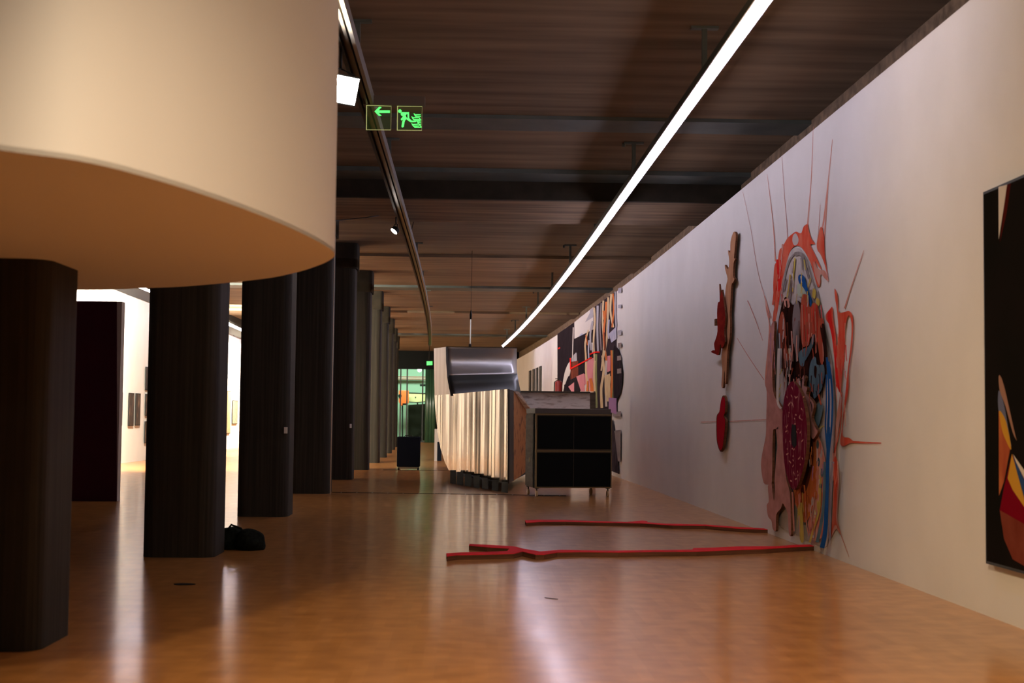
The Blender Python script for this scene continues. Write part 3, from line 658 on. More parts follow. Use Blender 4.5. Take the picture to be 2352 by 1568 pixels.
for (x, y, dx, dy) in ((1812,930,4,-6),(1818,925,5,12),(1808,990,-4,3),(1804,1010,0,8),(1835,960,4,4),(1840,990,-3,6),(1812,1060,5,5),(1822,1085,3,8),(1830,1100,-4,2),(1806,1045,5,-3),(1845,1010,-4,5),(1827,915,5,-3),(1815,1105,4,2),(1838,1050,-5,6),(1818,890,3,7),(1843,945,-3,-6)) + tuple((1826 + random.uniform(-20, 20), 1000 + random.uniform(-95, 95), random.uniform(-3, 3), random.uniform(-9, 9)) for _ in range(34)):
    p = [(x, y), (x+dx*.5+1, y+dy*.5), (x+dx, y+dy)]
    a = [PW(*r_, .1675) for r_ in p]
    for i in range(2): b.face([a[i], a[i+1], a[i+1] + Vector((0, 0, .016)), a[i] + Vector((0, 0, .016))], Pt['redpale'])
dd = b.build('carved_plum_disc', mu)
b = MB(); b.prism([PW(x, y, .169) for x, y in [(1819,974),(1827,976),(1829,1000),(1829,1022),(1824,1028),(1819,1022),(1817,1000)]], (.003, 0, 0), M_black); b.build('dark_slot', dd)
b = MB(); p = PW(1822, 1000, .13); b.box((p.x, p.y - .1, p.z - .1), (p.x + .13, p.y + .1, p.z + .1), M_ply); b.build('standoff_block', dd)
LAY[0] = 0

# ================================================================= SMALL CUT-OUTS LEFT OF THE MURAL
t = thing('branch_cutout', PW(1665, 880), 'tall branch-shaped bare plywood cut-out with dark red patch on the white wall', 'wall sculpture')
b = MB()
cut(b, [(1684,534),(1689,534),(1690,545),(1688,570),(1686,592),(1689,594),(1685,604),(1684,634),(1687,640),(1684,648),(1680,655),(1678,690),(1676,722),(1677,740),(1676,775),(1671,805),(1668,870),(1666,880),(1664,850),(1661,888),(1657,885),(1659,850),(1657,820),(1659,800),(1655,790),(1662,760),(1664,700),(1667,660),(1671,640),(1666,620),(1665,608),(1672,618),(1675,600),(1672,575),(1677,580),(1678,555)], .04, .03, mat('bare_plywood', (.42,.22,.12), .8, spec=0, col2=(.36,.17,.09), nscale=(5,5,3)), M_ply, n=3)
b.build('plywood_branch', t)
b = MB(); cut(b, [(1652,652),(1655,680),(1658,665),(1663,700),(1666,730),(1663,760),(1665,785),(1658,800),(1655,790),(1651,812),(1648,815),(1641,812),(1633,808),(1638,804),(1642,806),(1640,790),(1643,780),(1648,760),(1647,720),(1649,695),(1653,690)], .085, .025, M_plyred, M_ply, n=3); b.build('dark_red_overlay', t)
b = MB(); p = PW(1664, 740, .0); b.box((p.x - .05, p.y - .05, p.z - .05), (p.x, p.y + .05, p.z + .05), M_ply); p = PW(1656, 740, .0); b.box((p.x - .09, p.y - .05, p.z - .05), (p.x, p.y + .05, p.z + .05), M_ply); b.build('standoff_block', t)
t = thing('blade_cutout', PW(1655, 1035), 'small glossy red blade-shaped plywood cut-out hung low on the white wall', 'wall sculpture')
b = MB()
bl = [(1659,910),(1664,909),(1667,920),(1666,945),(1663,955),(1667,965),(1666,985),(1663,1010),(1660,1030),(1655,1037),(1650,1028),(1646,1010),(1645,980),(1646,955),(1652,945),(1655,925)]
cut(b, bl, .04, .03, M_ply, M_ply, n=4); b.build('plywood_blade', t)
b = MB(); b.prism([PW(1655.5 + (x-1655.5)*.86, 972 + (y-972)*.95, .0745) for x, y in smooth(bl, 3)], (.003, 0, 0), mat('glossy_red_blade', (.30,.010,.018), .5, spec=.0)); b.build('red_face', t)
b = MB(); p = PW(1656, 975, .0); b.box((p.x - .05, p.y - .04, p.z - .05), (p.x, p.y + .04, p.z + .05), M_ply); b.build('standoff_block', t)

# ================================================================= RED STRIPS ON THE FLOOR
def floor_strip(name, poly, zt, label):
    t = thing(name, PF(*poly[0]), label, 'floor sculpture')
    pts = [PF(x, y, zt) for x, y in poly]
    b = MB(); b.prism([Vector((p.x, p.y, zt - .004)) for p in pts], (0, 0, -(zt - .004)), M_ply); b.build('wooden_strip', t)
    b = MB(); b.prism([Vector((p.x, p.y, zt)) for p in pts], (0, 0, -.004), M_redgloss); b.build('red_top', t)
floor_strip('red_floor_strip', [(1206,1194.5),(1235,1193),(1300,1193.5),(1360,1196),(1440,1198),(1475,1195),(1487,1196),(1486,1199),(1530,1202),(1620,1204),(1700,1210),(1768,1213.5),(1768,1216),(1700,1213.5),(1620,1207),(1545,1206),(1470,1201),(1420,1200),(1360,1199),(1300,1197.5),(1240,1198),(1208,1200)], .045,
            'thin red topped wooden strip on the floor, the farther one, ending at the pink cut-out')
floor_strip('red_forked_floor_strip', [(1025,1270),(1060,1268),(1110,1267),(1165,1265),(1170,1259),(1120,1256),(1077,1252),(1079,1248.5),(1130,1251),(1180,1254),(1200,1259),(1240,1266),(1285,1262),(1340,1263),(1420,1264),(1500,1262.5),(1590,1261.5),(1593,1258),(1640,1257),(1700,1254),(1780,1254),(1820,1251),(1878,1249.5),(1880,1253),(1820,1256),(1760,1260),(1700,1262),(1600,1266),(1500,1266.5),(1420,1268),(1330,1267),(1280,1268),(1250,1273),(1230,1273),(1200,1266),(1180,1271),(1110,1273),(1050,1274),(1026,1277)], .05,
            'long forked red topped wooden strip on the floor, nearer the camera, running to the blue paint')
for nm, (x, y, a), lab in (('floor_scrap', (1266, 1375, .5), 'tiny dark splinter lying on the open floor beside the light reflection'), ('floor_plate', (424, 1342, 0), 'small dark oval floor plate between first and second columns')):
    p = PF(x, y); b = MB(); L = .05 if nm == 'floor_scrap' else .09
    b.prism([(p.x + L*math.cos(t_)*(1), p.y + (.008 if nm == 'floor_scrap' else .06)*math.sin(t_) - (L*math.cos(t_)*.9 if a else 0), .002) for t_ in [i*math.pi/8 for i in range(16)]], (0, 0, .004), M_dark)
    tag(b.build(nm), lab, 'floor mark' if nm == 'floor_scrap' else 'floor plate')

# ================================================================= FAR MURAL
mf = thing('far_wall_mural', PW(1350, 1060), 'large abstract mural in charcoal, cream, orange and pink on the right wall behind the crate', 'mural')
b = MB()
def pl(pts, c, sm=False): wp(b, pts, Pt[c], sm=sm)
def U(u, v): return (1240 + u / 3.408, 640 + v / 3.408)
def UU(l): return [U(*p) for p in l]
pl(UU([(137,432),(270,340),(270,560),(300,760),(330,1000),(137,1000)]), 'char')
pl(UU([(200,385),(236,372),(236,492),(200,502)]), 'white'); pl(UU([(142,540),(238,502),(238,516),(142,552)]), 'redhot')
pl(UU([(270,340),(418,222),(418,400),(300,450),(270,470)]), 'white'); pl(UU([(305,310),(418,225),(418,300),(305,372)]), 'lgrey')
pl(UU([(270,470),(420,395),(440,720),(300,900),(270,900)]), 'char'); pl(UU([(300,455),(360,425),(350,560),(335,610),(300,560)]), 'lblue', True)
pl(UU([(238,640),(270,590),(310,560),(325,600),(300,640),(262,665)]), 'lgrey', True)
pl(UU([(175,880),(185,780),(205,700),(235,650),(240,720),(222,790),(205,870)]), 'white', True)
pl(UU([(190,830),(270,780),(270,820),(215,860),(215,900),(190,900)]), 'char'); pl(UU([(215,850),(268,810),(268,900),(215,900)]), 'pinkp')
pl(UU([(240,650),(300,640),(300,760),(240,790)]), 'brown')
pl(UU([(420,225),(600,95),(600,560),(578,940),(560,1080),(420,1080)]), 'char2')
pl(UU([(285,765),(345,740),(352,880),(322,880)]), 'pinkp'); pl(UU([(370,640),(425,615),(425,880),(385,880),(360,760)]), 'pinkp')
pl(UU([(348,745),(420,745),(425,800),(350,830)]), 'pinkp')
for pts, w0, w1, c in (([(425,225),(430,330),(420,500),(430,640)], 4, 4, 'cream'), ([(380,400),(355,500),(360,620),(362,740),(380,870)], 3, 5, 'cream'),
   ([(452,210),(450,400),(455,570)], 5, 4, 'lgrey'), ([(480,190),(470,360),(480,560)], 3, 3, 'mgrey'), ([(497,170),(490,330),(500,520),(480,720)], 4, 3, 'cream'),
   ([(520,180),(512,300),(500,440),(520,640)], 5, 4, 'orange'), ([(535,145),(530,330),(522,480),(490,640)], 4, 5, 'cream'), ([(560,120),(552,250),(575,380)], 5, 4, 'cream'), ([(572,115),(578,240),(565,380)], 3.5, 3, 'orange'),
   ([(592,100),(590,240),(598,380)], 4, 4, 'lgrey'), ([(540,320),(535,420),(540,470)], 4, 3, 'lblue'), ([(415,330),(395,430),(400,560)], 5, 3, 'lgrey'), ([(440,590),(438,760),(445,1010)], 5, 6, 'green'),
   ([(460,640),(458,800),(462,1010)], 6, 6, 'char2'), ([(490,600),(500,720),(480,860),(485,1010)], 5, 6, 'cream'), ([(520,640),(515,800),(520,1000)], 5, 5, 'flesh'), ([(545,760),(535,850),(530,960)], 9, 6, 'cream'), ([(560,560),(565,760),(555,940)], 4, 5, 'orange'),
   ([(575,560),(578,760),(574,950)], 4, 4, 'green'), ([(430,640),(425,740),(430,880)], 4, 5, 'cream'), ([(385,480),(380,560),(385,640)], 3, 3, 'lblue'), ([(410,500),(412,580)], 3, 2, 'white'), ([(360,440),(372,520)], 2.5, 2, 'orange'), ([(500,250),(505,320)], 5, 4, 'orange'),
   ([(395,780),(405,830),(410,880)], 6, 8, 'orange'), ([(375,800),(370,880)], 3, 5, 'orange'), ([(262,380),(258,520),(255,620)], 2.5, 2, 'flesh'), ([(505,420),(510,520),(505,560)], 3, 3, 'brown')):
    line(b, UU(pts), w0, w1, Pt[c])
pl(UU([(540,430),(598,375),(600,470),(560,500)]), 'lblue'); pl(UU([(528,605),(553,600),(553,720),(528,730)]), 'pinkp'); pl(UU([(505,760),(550,740),(552,930),(530,950),(508,900)]), 'cream')
line(b, UU([(238,705),(320,662),(405,615)]), 3, 3, Pt['redhot']); line(b, UU([(390,592),(430,575),(468,573)]), 3, 3, Pt['redhot']); line(b, UU([(238,620),(240,710)]), 3, 3, Pt['redhot'])
pl(UU([(575,560),(600,535),(625,575),(645,700),(648,780),(635,880),(610,945),(590,960),(575,940)]), 'char', True)
for (x0, y0, x1_, y1) in ((605,605,637,640),(605,705,637,742)): pl(UU([(x0,y0),(x1_,y0-5),(x1_,y1-3),(x0,y1)]), 'mgrey')
for (x0, y0, x1_, y1, c) in ((612,75,638,110,'lgrey'),(612,205,638,230,'lgrey'),(610,405,638,440,'lgrey'),(610,505,638,540,'mgrey'),(570,1042,635,1078,'mgrey'),(585,1188,632,1430,'mgrey')): pl(UU([(x0,y0),(x1_,y0-6),(x1_,y1),(x0,y1)]), c)
pl(UU([(538,930),(600,935),(600,1060),(538,1040)]), 'mauve'); pl(UU([(560,1090),(575,1120),(622,1528),(560,1505)]), 'char2')
b.build('painted_surface', mf); LAY[0] = 0

# ================================================================= LARGE PAINTING, RIGHT EDGE
YN, YF = 5.6, 7.34
pt = thing('large_painting', H(2.75, YF, .26), 'large mostly black painting with yellow, blue and crimson streaks, cut by the right picture edge', 'painting')
xw = 2.75 * S; th = .055
z0, z1 = PW(2295, 1302, th).z, PW(2291, 427, th).z
b = MB(); b.box((xw - th, YN*S, z0), (xw - .004, YF*S, z1), M_dark); b.build('stretcher_frame', pt)
b = MB()
def cv(pts, m, l=0, sm=True):
    q = smooth(pts, 4) if sm else pts
    vs = []
    for x, y in q:
        p = PW(x, y, th + .002 + .0004 * l); vs.append(p)
    b.face(vs, m)
def cvw(pts, m, l=0):   # canvas coordinates: metres from the far edge, height from the bottom
    b.face([Vector((xw - th - .002 - .0004 * l, YF*S - u, z0 + v)) for u, v in pts], m)
W_, Hh = (YF - YN) * S, z1 - z0
g = .02
M_cblk = mat('paint_canvas_black', (.008, .0075, .006), .8, spec=.04, col2=(.012, .009, .008), nscale=(1, 1, 1))
cvw([(g, g), (W_-g, g), (W_-g, Hh-g), (g, Hh-g)], M_cblk, 0)
D = lambda u, v: (2240 + u / 3.018, 820 + v / 3.018)
cv([(2293.5,429),(2313,424),(2305,480),(2294,550)], mat('paint_bare_canvas', (.58,.52,.44), .7), 1, False)
cv([(2313,424),(2322,421),(2312,490),(2296,560),(2305,480)], mat('paint_deep_maroon', (.06,.008,.006), .6), 1, False)
cv([D(165,125),D(200,200),D(275,530),D(290,580),D(260,520),D(210,340),D(170,230)], mat('paint_dusky_brown', (.30,.16,.11), .6), 2)
cv([D(163,230),D(200,330),D(240,560),D(250,620),D(215,520),D(163,380)], mat('paint_grey_blue', (.12,.13,.20), .6), 1)
cv([D(163,370),D(200,420),D(245,620),D(200,860),D(165,960)], mat('paint_burnt_orange', (.42,.12,.04), .6, col2=(.30,.06,.03), nscale=(3,8,3)), 2, False)
cv([D(168,370),D(215,450),D(250,640),D(205,560),D(180,480)], mat('paint_ochre', (.50,.26,.03), .6), 3)
cv([D(255,670),D(345,830),D(345,1160),D(170,1060),D(200,900)], mat('paint_crimson', (.16,.004,.012), .6), 2, False)
cv([D(255,670),D(345,1000),D(345,1045),D(260,920),D(225,840)], mat('paint_ochre', (.50,.26,.03), .6), 3, False)
cv([D(262,680),D(345,860),D(345,990),D(290,800)], mat('paint_deep_blue', (.025,.06,.16), .6), 4, False)
cv([D(262,672),D(345,790),D(345,850),D(285,730)], mat('paint_bare_canvas', (.58,.52,.44), .7), 5, False)
cv([D(170,1060),D(345,1160),D(345,1450),D(260,1400),D(200,1260)], mat('paint_dark_rust', (.13,.022,.012), .6, col2=(.2,.05,.03), nscale=(3,3,3)), 2, False)
b.build('canvas', pt)

# ================================================================= METAL HULL SCULPTURE
A = (.594, 19.8); B = (-.458, 23.4)
hl = thing('metal_hull_sculpture', H(.1, 21.5, 0), 'big boat-like sculpture of rippled sheet metal with curved shiny hood, standing on black slats', 'sculpture')
def PVh(x, y, off=0): return PV(x, y, A, B, off)
nA = Vector((B[1]-A[1], -(B[0]-A[0]), 0)).normalized()     # normal of the front panel
if nA.y > 0: nA = -nA                                      # towards the camera
back = -nA * .04
front = [(1166,893),(1165,1110),(1130,1102),(1080,1090),(1031,1080),(1022,1062),(1012,1030),(1006,1000),(1002,965),(999,930),(998,907),(1035,905)]
b = MB(); b.prism([PVh(*p) for p in front], back, M_hull, M_hulldark); b.build('rippled_front_panel', hl)
b = MB(); b.prism([PVh(*p) for p in [(998,907),(997,850),(996.5,800),(1024,796.5),(1024.5,830),(1027,865),(1031,890),(1035,905)]], back, M_endpan, M_hulldark); b.build('pale_end_panel', hl)
# curved hood sheet and the flat apron below it
nu = 12; grid = []; pe_ = PVh(1024.5, 800); YL = pe_.y / S
def hood_pt(u, v, dep):
    xl0 = 1024.5 + 10.5 * v ** 2.2; xr0 = 1187 + (0 if v < .4 else 9.5 * ((v - .4) / .6) ** 1.6)
    px = xl0 + (xr0 - xl0) * u; py = 797 + (112 - 8 * u) * v + .9 * u
    return PY(px, py, YL + .02 + .15 * u + dep)
VK = .58
def dep_(v, u): return .13 * math.sin(math.pi * (.08 + .84 * v / VK)) - .13 * math.sin(math.pi * .08)
for j in range(17): grid.append([hood_pt(i / nu, VK * j / 16, dep_(VK * j / 16, i / nu)) for i in range(nu + 1)])
def sheet(g, m, nm):
    b = MB(); vs = [[b.bm.verts.new(p) for p in r] for r in g]; b.mi(m)
    for j in range(len(g) - 1):
        for i in range(nu):
            f = b.bm.faces.new((vs[j][i], vs[j][i+1], vs[j+1][i+1], vs[j+1][i])); f.smooth = True
    o = b.build(nm, hl); md = o.modifiers.new('th', 'SOLIDIFY'); md.thickness = .008; md.offset = 0; return o
sheet(grid, M_sheet, 'curved_hood')
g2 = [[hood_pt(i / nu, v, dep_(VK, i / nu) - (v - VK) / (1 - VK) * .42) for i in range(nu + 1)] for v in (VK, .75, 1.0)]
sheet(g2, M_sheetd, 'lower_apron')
b = MB(); 
a0 = grid[0][0]; a1 = grid[0][-1]
b.box((a0.x, a0.y - .02, a0.z), (a1.x, a0.y + .6, a0.z + .015), M_hulldark); b.build('top_edge', hl)
# dark edge post, stained side, weathered rim
b = MB(); c = PVh(1165, 893); d_ = PVh(1165, 1110)
E0 = Vector((A[0]*S + .0, A[1]*S, 0))
r0 = PY(1180, 897, 20.1); r1 = PY(1180, 1104, 20.1)
b.prism([c, d_, r1, r0], (0, .04, 0), M_hulldark); b.build('dark_corner_post', hl)
b = MB(); s0 = PY(1213, 945, 23.6); s1 = PY(1212, 1080, 23.6)
b.prism([r0, r1, s1, s0], (-.04, .04, 0), M_stain); b.build('stained_side_panel', hl)
b = MB()
b.prism([PY(1180,897,20.05), PY(1192,899,20.6), PY(1224,945,23.4), PY(1211,947,23.4)], (0, .05, 0), M_oldwhite); b.build('weathered_mitre_board', hl)
b = MB(); b.prism([PY(1187,900,23.5), PY(1355,903,23.5), PY(1355,952,23.5), PY(1226,952,23.5)], (0, .06, 0), M_oldwhite); b.build('weathered_rim_board', hl)
b = MB(); b.prism([PY(1176,896.5,23.4), PY(1356,899.5,23.4), PY(1356,903,23.4), PY(1176,900,23.4)], (0, .2, 0), M_hulldark); b.build('rim_cap', hl)
b = MB(); b.prism([PY(1355,901,23.5), PY(1368,901,23.5), PY(1368,1098,23.5), PY(1355,1098,23.5)], (0, .25, 0), M_woodg); b.build('grey_corner_post', hl)
# back wall, hidden side, bottom so that the hull is a closed container
b = MB()
bl_ = PVh(1031, 1080); br_ = PVh(1165, 1110)
zb0 = .115 * S
b.prism([Vector((br_.x, br_.y + .05, zb0)), Vector((s1.x, s1.y, zb0)), Vector((s1.x + 1.2, 23.7*S, zb0)), Vector((s1.x + 1.2, 25.5*S, zb0)), Vector((bl_.x + .1, 25.5*S, zb0)), Vector((bl_.x + .05, bl_.y, zb0))], (0, 0, .03), M_dark); b.build('bottom_board', hl)
b = MB(); zr = 1.38*S
b.box((bl_.x + .1, 25.5*S, zb0), (s1.x + 1.2, 25.5*S + .04, zr), M_hulldark); b.build('rear_panel', hl)
for (x0, x1_) in ((1034,1047),(1050,1064),(1068,1083),(1088,1102),(1107.5,1122),(1130,1145),(1152.5,1167)):
    u = (x0 - 1034) / 131; p = PV(x0, 1090, A, B, -.12); q = PV(x1_, 1090, A, B, -.12)
    b = MB(); b.prism([Vector((p.x, p.y, 0)), Vector((q.x, q.y, 0)), Vector((q.x, q.y, PVh(x1_, 1080 + 30*u).z + .02)), Vector((p.x, p.y, PVh(x0, 1080 + 30*u).z + .02))], (0.0, .09, 0), M_black); b.build('leg', hl)
# slim rod and hanging wire above the hood
ar = MB(); p = PY(1080, 796, 24.0)
ar.tube([PY(1080.0, 789, 24.0), PY(1081, 733, 24.0)], .013, mat('glowing_white_rod', (.85,.83,.78), .3, emit=(1,.97,.9), estr=.25), 8)  # rod is no lamp; faint emission added so it looks brightly lit
o = ar.build('rod', hl); 
MB().tube([PY(1079.5, 797, 24.0), PY(1079.8, 789, 24.0)], .035, M_dark, 8).build('rod_foot', o)
MB().tube([PY(1081, 733, 24.0), PY(1081.3, 722, 24.0), PY(1082, 712, 24.0)], [.025, .03, .01], M_dark, 8).build('rod_tip', o)
pw = PY(1083, 680, 24.0); MB().tube([PY(1082, 712, 24.0), pw, Vector((pw.x, pw.y, ZC*S))], .005, M_dark, 5).build('hanging_wire', o)
# pale pedestal and dark block seen behind the prow
p = PY(1003, 1043, 34); b = MB(); zz = PY(1003, 985, 34).z
b.box((PY(997.5,1043,34).x, 34*S, 0), (PY(1014,1043,34).x, 34*S + .4, zz), mat('pale_pedestal_paint', (.42,.36,.33), .7)); b.box((PY(1004,1043,34).x, 34*S - .02, .0), (PY(1014,1043,34).x, 34*S, zz*.6), M_navy)
tag(b.build('pedestal'), 'pale pedestal with a dark block half hidden behind the prow of the metal hull', 'pedestal')

# ================================================================= WHEELED CRATE
cr = thing('wheeled_crate', H(1.4, 18.9, 0), 'black panelled crate with brass trim on small castors, standing before the metal hull', 'crate')
ang = math.radians(9); F0 = PY(1228.5, 1120, 18.6); cx0 = F0.x; cy0 = 18.6 * S
def K(u, v, z): return Vector((cx0 + u*math.cos(ang) - v*math.sin(ang), cy0 + u*math.sin(ang) + v*math.cos(ang), z))
def kbox(b, u0, u1, v0, v1, z0_, z1_, m):
    b.loft([[K(u0,v0,z), K(u1,v0,z), K(u1,v1,z), K(u0,v1,z)] for z in (z0_, z1_)], m)
Wc = 1.03 * S; Dc = .80; zb_, zt_ = .112 * S, 1.082 * S
b = MB(); kbox(b, 0, Wc, 0, Dc, zb_, zt_, M_woodg); b.build('body', cr, bevel=.006)
for (u0, u1, v0_, v1_) in ((.035, Wc/2 - .004, .02, .475), (Wc/2 + .004, Wc - .02, .02, .475), (.035, Wc/2 - .004, .525, .97), (Wc/2 + .004, Wc - .02, .525, .97)):
    zz0 = zb_ + (zt_ - zb_) * v0_; zz1 = zb_ + (zt_ - zb_) * v1_
    b = MB(); kbox(b, u0, u1, -.008, .0, zz0, zz1, M_black); b.build('black_panel', cr)
b = MB()
kbox(b, 0, Wc, -.014, .0, zt_ - .022, zt_ , M_brass); kbox(b, 0, Wc, -.014, 0, zb_, zb_ + .02, M_brass); kbox(b, .03, Wc, -.014, 0, zb_ + (zt_-zb_)*.49, zb_ + (zt_-zb_)*.505, M_brass)
kbox(b, 0, .03, -.014, .0, zb_, zt_, M_brass); kbox(b, Wc - .012, Wc, -.014, 0, zb_, zt_, M_brass)
b.build('brass_trim', cr)
b = MB(); kbox(b, -.01, Wc - .02, -.01, Dc, zt_, zt_ + .095, mat('dark_lid_wood', (.055,.042,.03), .6)); b.build('lid', cr, bevel=.006)
b = MB(); kbox(b, -.014, 0, .05, .12, zb_, zt_, M_black); kbox(b, -.02, 0, .13, Dc - .01, zb_ + .02, zt_ - .02, M_woodg); sd = b.build('side_panel', cr)
b = MB(); kbox(b, -.035, -.015, .35, .39, .62, .70, M_brass); b.build('latch', sd)
def castor(u, v):
    b = MB(); kbox(b, u - .035, u + .035, v - .03, v + .03, zb_ - .012, zb_, M_hulldark); kbox(b, u - .012, u + .012, v - .012, v + .012, .05, zb_ - .012, M_hulldark); c_ = b.build('castor', cr)
    b = MB(); b.tube([K(u - .018, v, .055), K(u + .018, v, .055)], .055, mat('tan_castor_wheel', (.55,.40,.22), .5), 16); b.build('wheel', c_)
for (u, v) in ((.04, .04), (Wc - .06, .04), (.03, Dc - .05), (Wc - .2, Dc - .05)): castor(u, v)

# ================================================================= DARK WHEELED CASE
sc_ = thing('wheeled_case', PF(937, 1076), 'small black upright wheeled case standing alone near the far columns', 'suitcase')
Yc = 27.7; a = PY(911, 1072, Yc); c = PY(965, 1003, Yc); zl = a.z
b = MB(); b.box((a.x, Yc*S, zl), (c.x, Yc*S + .45, c.z), M_navy); b.build('body', sc_, bevel=.03)
b = MB(); b.box((a.x + .05, Yc*S + .02, .03), (c.x - .05, Yc*S + .42, zl), mat('tan_case_base', (.28,.22,.13), .6)); b.build('base', sc_)
for (x, y) in ((a.x + .05, .04), (c.x - .05, .04), (a.x + .05, .40), (c.x - .05, .40)):
    MB().tube([(x - .02, Yc*S + y, .035), (x + .02, Yc*S + y, .035)], .035, M_dark, 12).build('wheel', sc_)
b = MB(); b.tube([(a.x + .2, Yc*S - .002, c.z - .01), (a.x + .22, Yc*S + .0, c.z + .03), (c.x - .22, Yc*S, c.z + .03), (c.x - .2, Yc*S, c.z - .01)], .012, M_dark, 6); b.build('handle', sc_)

# ================================================================= BLACK BAG
bg = thing('black_bag', PF(547, 1268), 'slumped black bag on the floor against the second column', 'bag')
def blob(cx, cy, sx, sy, sz, seed, name, par, lump=.10):
    bm = bmesh.new(); bmesh.ops.create_icosphere(bm, subdivisions=4, radius=1)
    rnd = random.Random(seed); dirs = [(Vector((rnd.uniform(-1,1), rnd.uniform(-1,1), rnd.uniform(-1,1))).normalized(), rnd.uniform(-1, 1), rnd.uniform(3, 8)) for _ in range(16)]
    for v in bm.verts:
        n_ = v.co.normalized(); s_ = 1
        for (d, a_, f_) in dirs: s_ += a_ * lump * .5 * math.sin(f_ * n_.dot(d))
        p = n_ * s_; z = max(-.55, p.z)
        v.co = Vector((cx + p.x * sx, cy + p.y * sy, (z + .55) / 1.55 * sz))
    for f in bm.faces: f.smooth = True
    b = MB(); b.bm.free(); b.bm = bm; b.mi(M_bag); return b.build(name, par)
p = PF(525, 1262); q = PF(566, 1264)
blob(p.x, p.y + .12, .15, .16, .235, 3, 'near_pouch', bg, .09); blob(q.x + .01, q.y + .12, .165, .17, .225, 9, 'main_compartment', bg, .08)
b = MB(); b.tube([(p.x - .05, p.y + .06, .17), (p.x + .02, p.y + .02, .26), (p.x + .12, p.y + .03, .22), (q.x - .03, q.y + .04, .17)], .012, M_bag, 8); b.build('strap', bg)

# ================================================================= THINGS BEHIND THE GLASS / FAR END
def yb(b, pts, Y, th, m): b.prism([PY(x, y, Y) for x, y in pts], (0, th, 0), m)
V = lambda u, v: (890 + u / 4.9, 780 + v / 4.9)
Yg = 63.4
t = thing('red_steel_beam', PY(945, 868, Yg + 1), 'red steel beam crossing behind the far glazing', 'beam', kind='thing'); b = MB()
yb(b, [V(100,412), V(425,415), V(425,425), V(100,422)], Yg + 1, .2, mat('red_beam_paint', (.45,.03,.02), .5)); yb(b, [V(100,435), V(425,437), V(425,447), V(100,445)], Yg + 1, .2, MATS['red_beam_paint']); b.build('flange', t)
b = MB(); yb(b, [V(100,420), V(425,423), V(425,438), V(100,437)], Yg + 1.05, .1, M_white); b.build('web', t)
M_or = mat('orange_enamel', (.85, .10, .015), .4)
t = thing('orange_machine', PY(925, 915, Yg), 'bright orange machine block with a dark round opening at the far glazing', 'machine')
b = MB(); yb(b, [V(125,570), V(238,572), V(238,715), V(215,722), V(150,745), V(125,700)], Yg - .6, .25, M_or); b.build('housing', t, bevel=.03)
b = MB(); c0 = PY(*V(140, 632), Yg - .62); b.tube([c0, c0 + Vector((0, -.05, 0))], .11, M_black, 20); b.build('round_opening', t)
b = MB(); yb(b, [V(170,715), V(225,715), V(225,735), V(170,735)], Yg - .62, .3, M_black); yb(b, [V(160,735), V(175,735), V(175,1130), V(160,1130)], Yg - .3, .2, M_dark); yb(b, [V(213,735), V(226,735), V(226,1130), V(213,1130)], Yg - .3, .2, M_dark); b.build('stand', t)
t = thing('wooden_drum_shell', PY(960, 912, Yg), 'pale wooden curved shell with dark rim beside the orange machine', 'drum shell')
b = MB(); yb(b, smooth([V(240,602), V(330,600), V(430,610), V(435,650), V(430,690), V(330,700), V(240,695)], 3), Yg + .1, .8, mat('pale_wood_shell', (.72,.50,.28), .5)); b.build('shell', t)
b = MB(); yb(b, [V(240,592), V(440,598), V(447,650), V(437,655), V(432,608), V(240,602)], Yg + .05, .9, M_dark); yb(b, [V(240,696), V(330,701), V(430,692), V(430,699), V(330,710), V(240,704)], Yg + .05, .9, M_dark); b.build('dark_rim', t)
b = MB(); yb(b, [V(310,640), V(322,640), V(322,655), V(310,655)], Yg + .06, .05, M_dark); b.build('hole', t)
b = MB(); yb(b, [V(330,705), V(345,705), V(345,1140), V(330,1140)], Yg + .3, .2, M_dark); b.build('stand', t)
t = tag(MB().tube([PY(*V(365, 512), Yg - 1.3), PY(*V(435, 512), Yg - 1.3)], .065, M_black, 12).build('black_lamp_tube'), 'short black tubular lamp in front of the far glazing', 'lamp')
MB().tube([PY(*V(435, 498), Yg - 1.3), PY(*V(495, 466), Yg - 1.3)], .035, mat('glowing_white_arm', (.8,.8,.8), .4, emit=(.9,1,.95), estr=.3), 8).build('white_arm', t)  # arm itself gives no light; weak emission paints in its brightness
b = MB(); yb(b, [V(232,735), V(425,720), V(425,1135), V(232,1150)], YE + .6, .1, mat('dark_green_screen', (.015,.02,.013), .6)); tag(b.build('dark_screen'), 'dark upright screen standing below the wooden shell behind the glazing', 'screen')
b = MB()
c0 = PY(*V(455, 1130), YE - .6); n_ = 10
for (u, r) in ((438, .11), (452, .14), (468, .12), (484, .15), (500, .13), (514, .15)):
    c_ = PY(*V(u, 1130), YE - .5); b.tube([(c_.x, c_.y, 0.01), (c_.x, c_.y, 3.05*S)], r, mat('green_satin_curtain', (.018,.05,.026), .3), 16)
tag(b.build('green_curtain'), 'dark green satin curtain folds right of the far glazing', 'curtain')
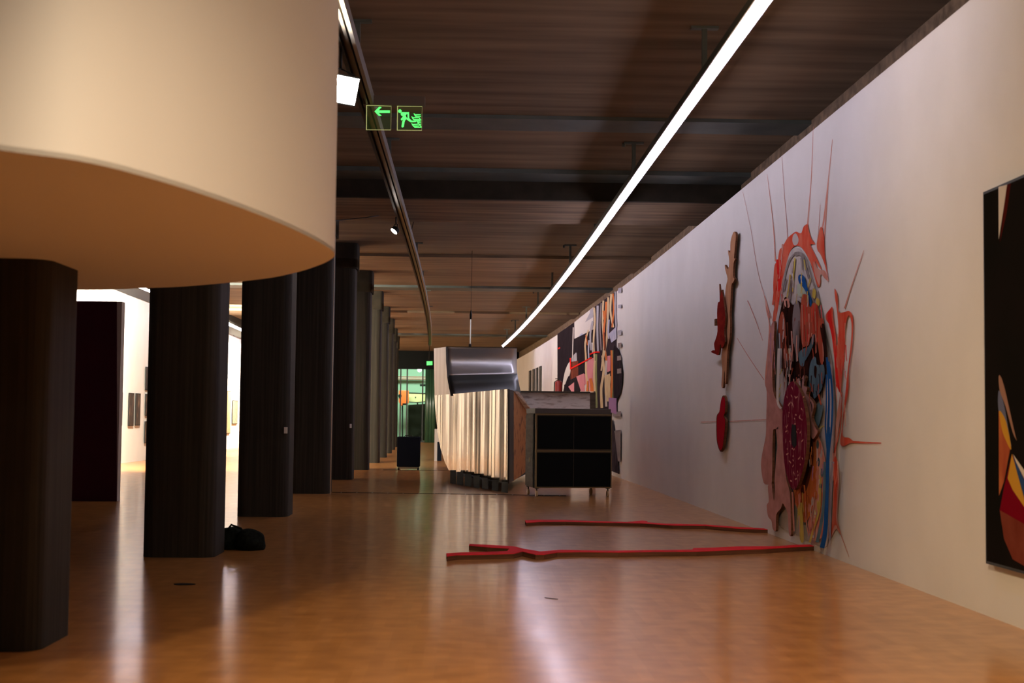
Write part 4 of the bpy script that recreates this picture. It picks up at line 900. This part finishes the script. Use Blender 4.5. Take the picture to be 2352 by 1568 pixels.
# green exit glow sign and round white lamp at the far end
t = thing('far_exit_sign', PY(985, 833, 55), 'small green exit sign glowing at the far end above the curtain', 'exit sign')
b = MB(); yb(b, [(980,829.5),(993,829),(993,838),(980,838.5)], 55, .05, M_green); b.build('green_face', t)
b = MB(); yb(b, [(979,828),(996,828),(996,829.5),(979,829.5)], 55, .12, M_dark); pq = PY(986, 828, 55); b.tube([(pq.x, pq.y + .05, pq.z), (pq.x, pq.y + .05, ZC*S)], .02, M_dark, 6); b.build('housing', t)
t = thing('round_lamp', PY(963, 850, Yg), 'round glowing white lamp behind the top of the far glazing', 'lamp')
bm = bmesh.new(); bmesh.ops.create_uvsphere(bm, u_segments=16, v_segments=10, radius=.12)
bmesh.ops.translate(bm, verts=bm.verts, vec=PY(963.5, 849.5, Yg - 2.3))
b = MB(); b.bm.free(); b.bm = bm; b.mi(mat('warm_globe', (1,1,1), .5, emit=(1,.8,.6), estr=6)); b.build('globe', t)
pq = PY(963.5, 849.5, Yg - 2.3); MB().tube([(pq.x, pq.y, pq.z + .1), (pq.x, pq.y, ZC*S)], .02, M_dark, 6).build('cord', t)
def area(name, loc, aim, sx, sy, e, col):
    L = bpy.data.lights.new(name, 'AREA'); L.shape = 'RECTANGLE'; L.size = sx; L.size_y = sy; L.energy = e; L.color = col
    o = bpy.data.objects.new(name, L); C.objects.link(o); o.location = loc
    o.rotation_euler = (Vector(aim) - Vector(loc)).to_track_quat('-Z', 'Y').to_euler(); return o
area('far_room_fill_light', H(-2.2, 60.8, 3.3), H(-2.2, 65, 1.3), 3, .5, 520, (.72, 1.0, .78))  # unseen green area light added to light the room behind the glass

# ================================================================= world, camera, view
w = bpy.data.worlds.new('w'); bpy.context.scene.world = w; w.use_nodes = True
w.node_tree.nodes['Background'].inputs[0].default_value = (.02, .02, .02, 1); w.node_tree.nodes['Background'].inputs[1].default_value = .1
cam = bpy.data.cameras.new('camera'); co = bpy.data.objects.new('camera', cam); C.objects.link(co)
cam.lens = 50; cam.sensor_width = 36; cam.clip_end = 400
m4 = R.to_4x4(); m4.translation = CAM; co.matrix_world = m4      # R maps camera axes to world axes
cam.dof.use_dof = True; cam.dof.focus_distance = 24; cam.dof.aperture_fstop = 2.8
bpy.context.scene.camera = co
vs_ = bpy.context.scene.view_settings
vs_.view_transform = 'Standard'; vs_.look = 'None'; vs_.gamma = 1; vs_.use_curve_mapping = False; vs_.exposure = -0.12
sc = bpy.context.scene; sc.cycles.max_bounces = 6; sc.cycles.adaptive_threshold = .035; sc.cycles.diffuse_bounces = 4; sc.cycles.glossy_bounces = 4; sc.cycles.sample_clamp_indirect = 6
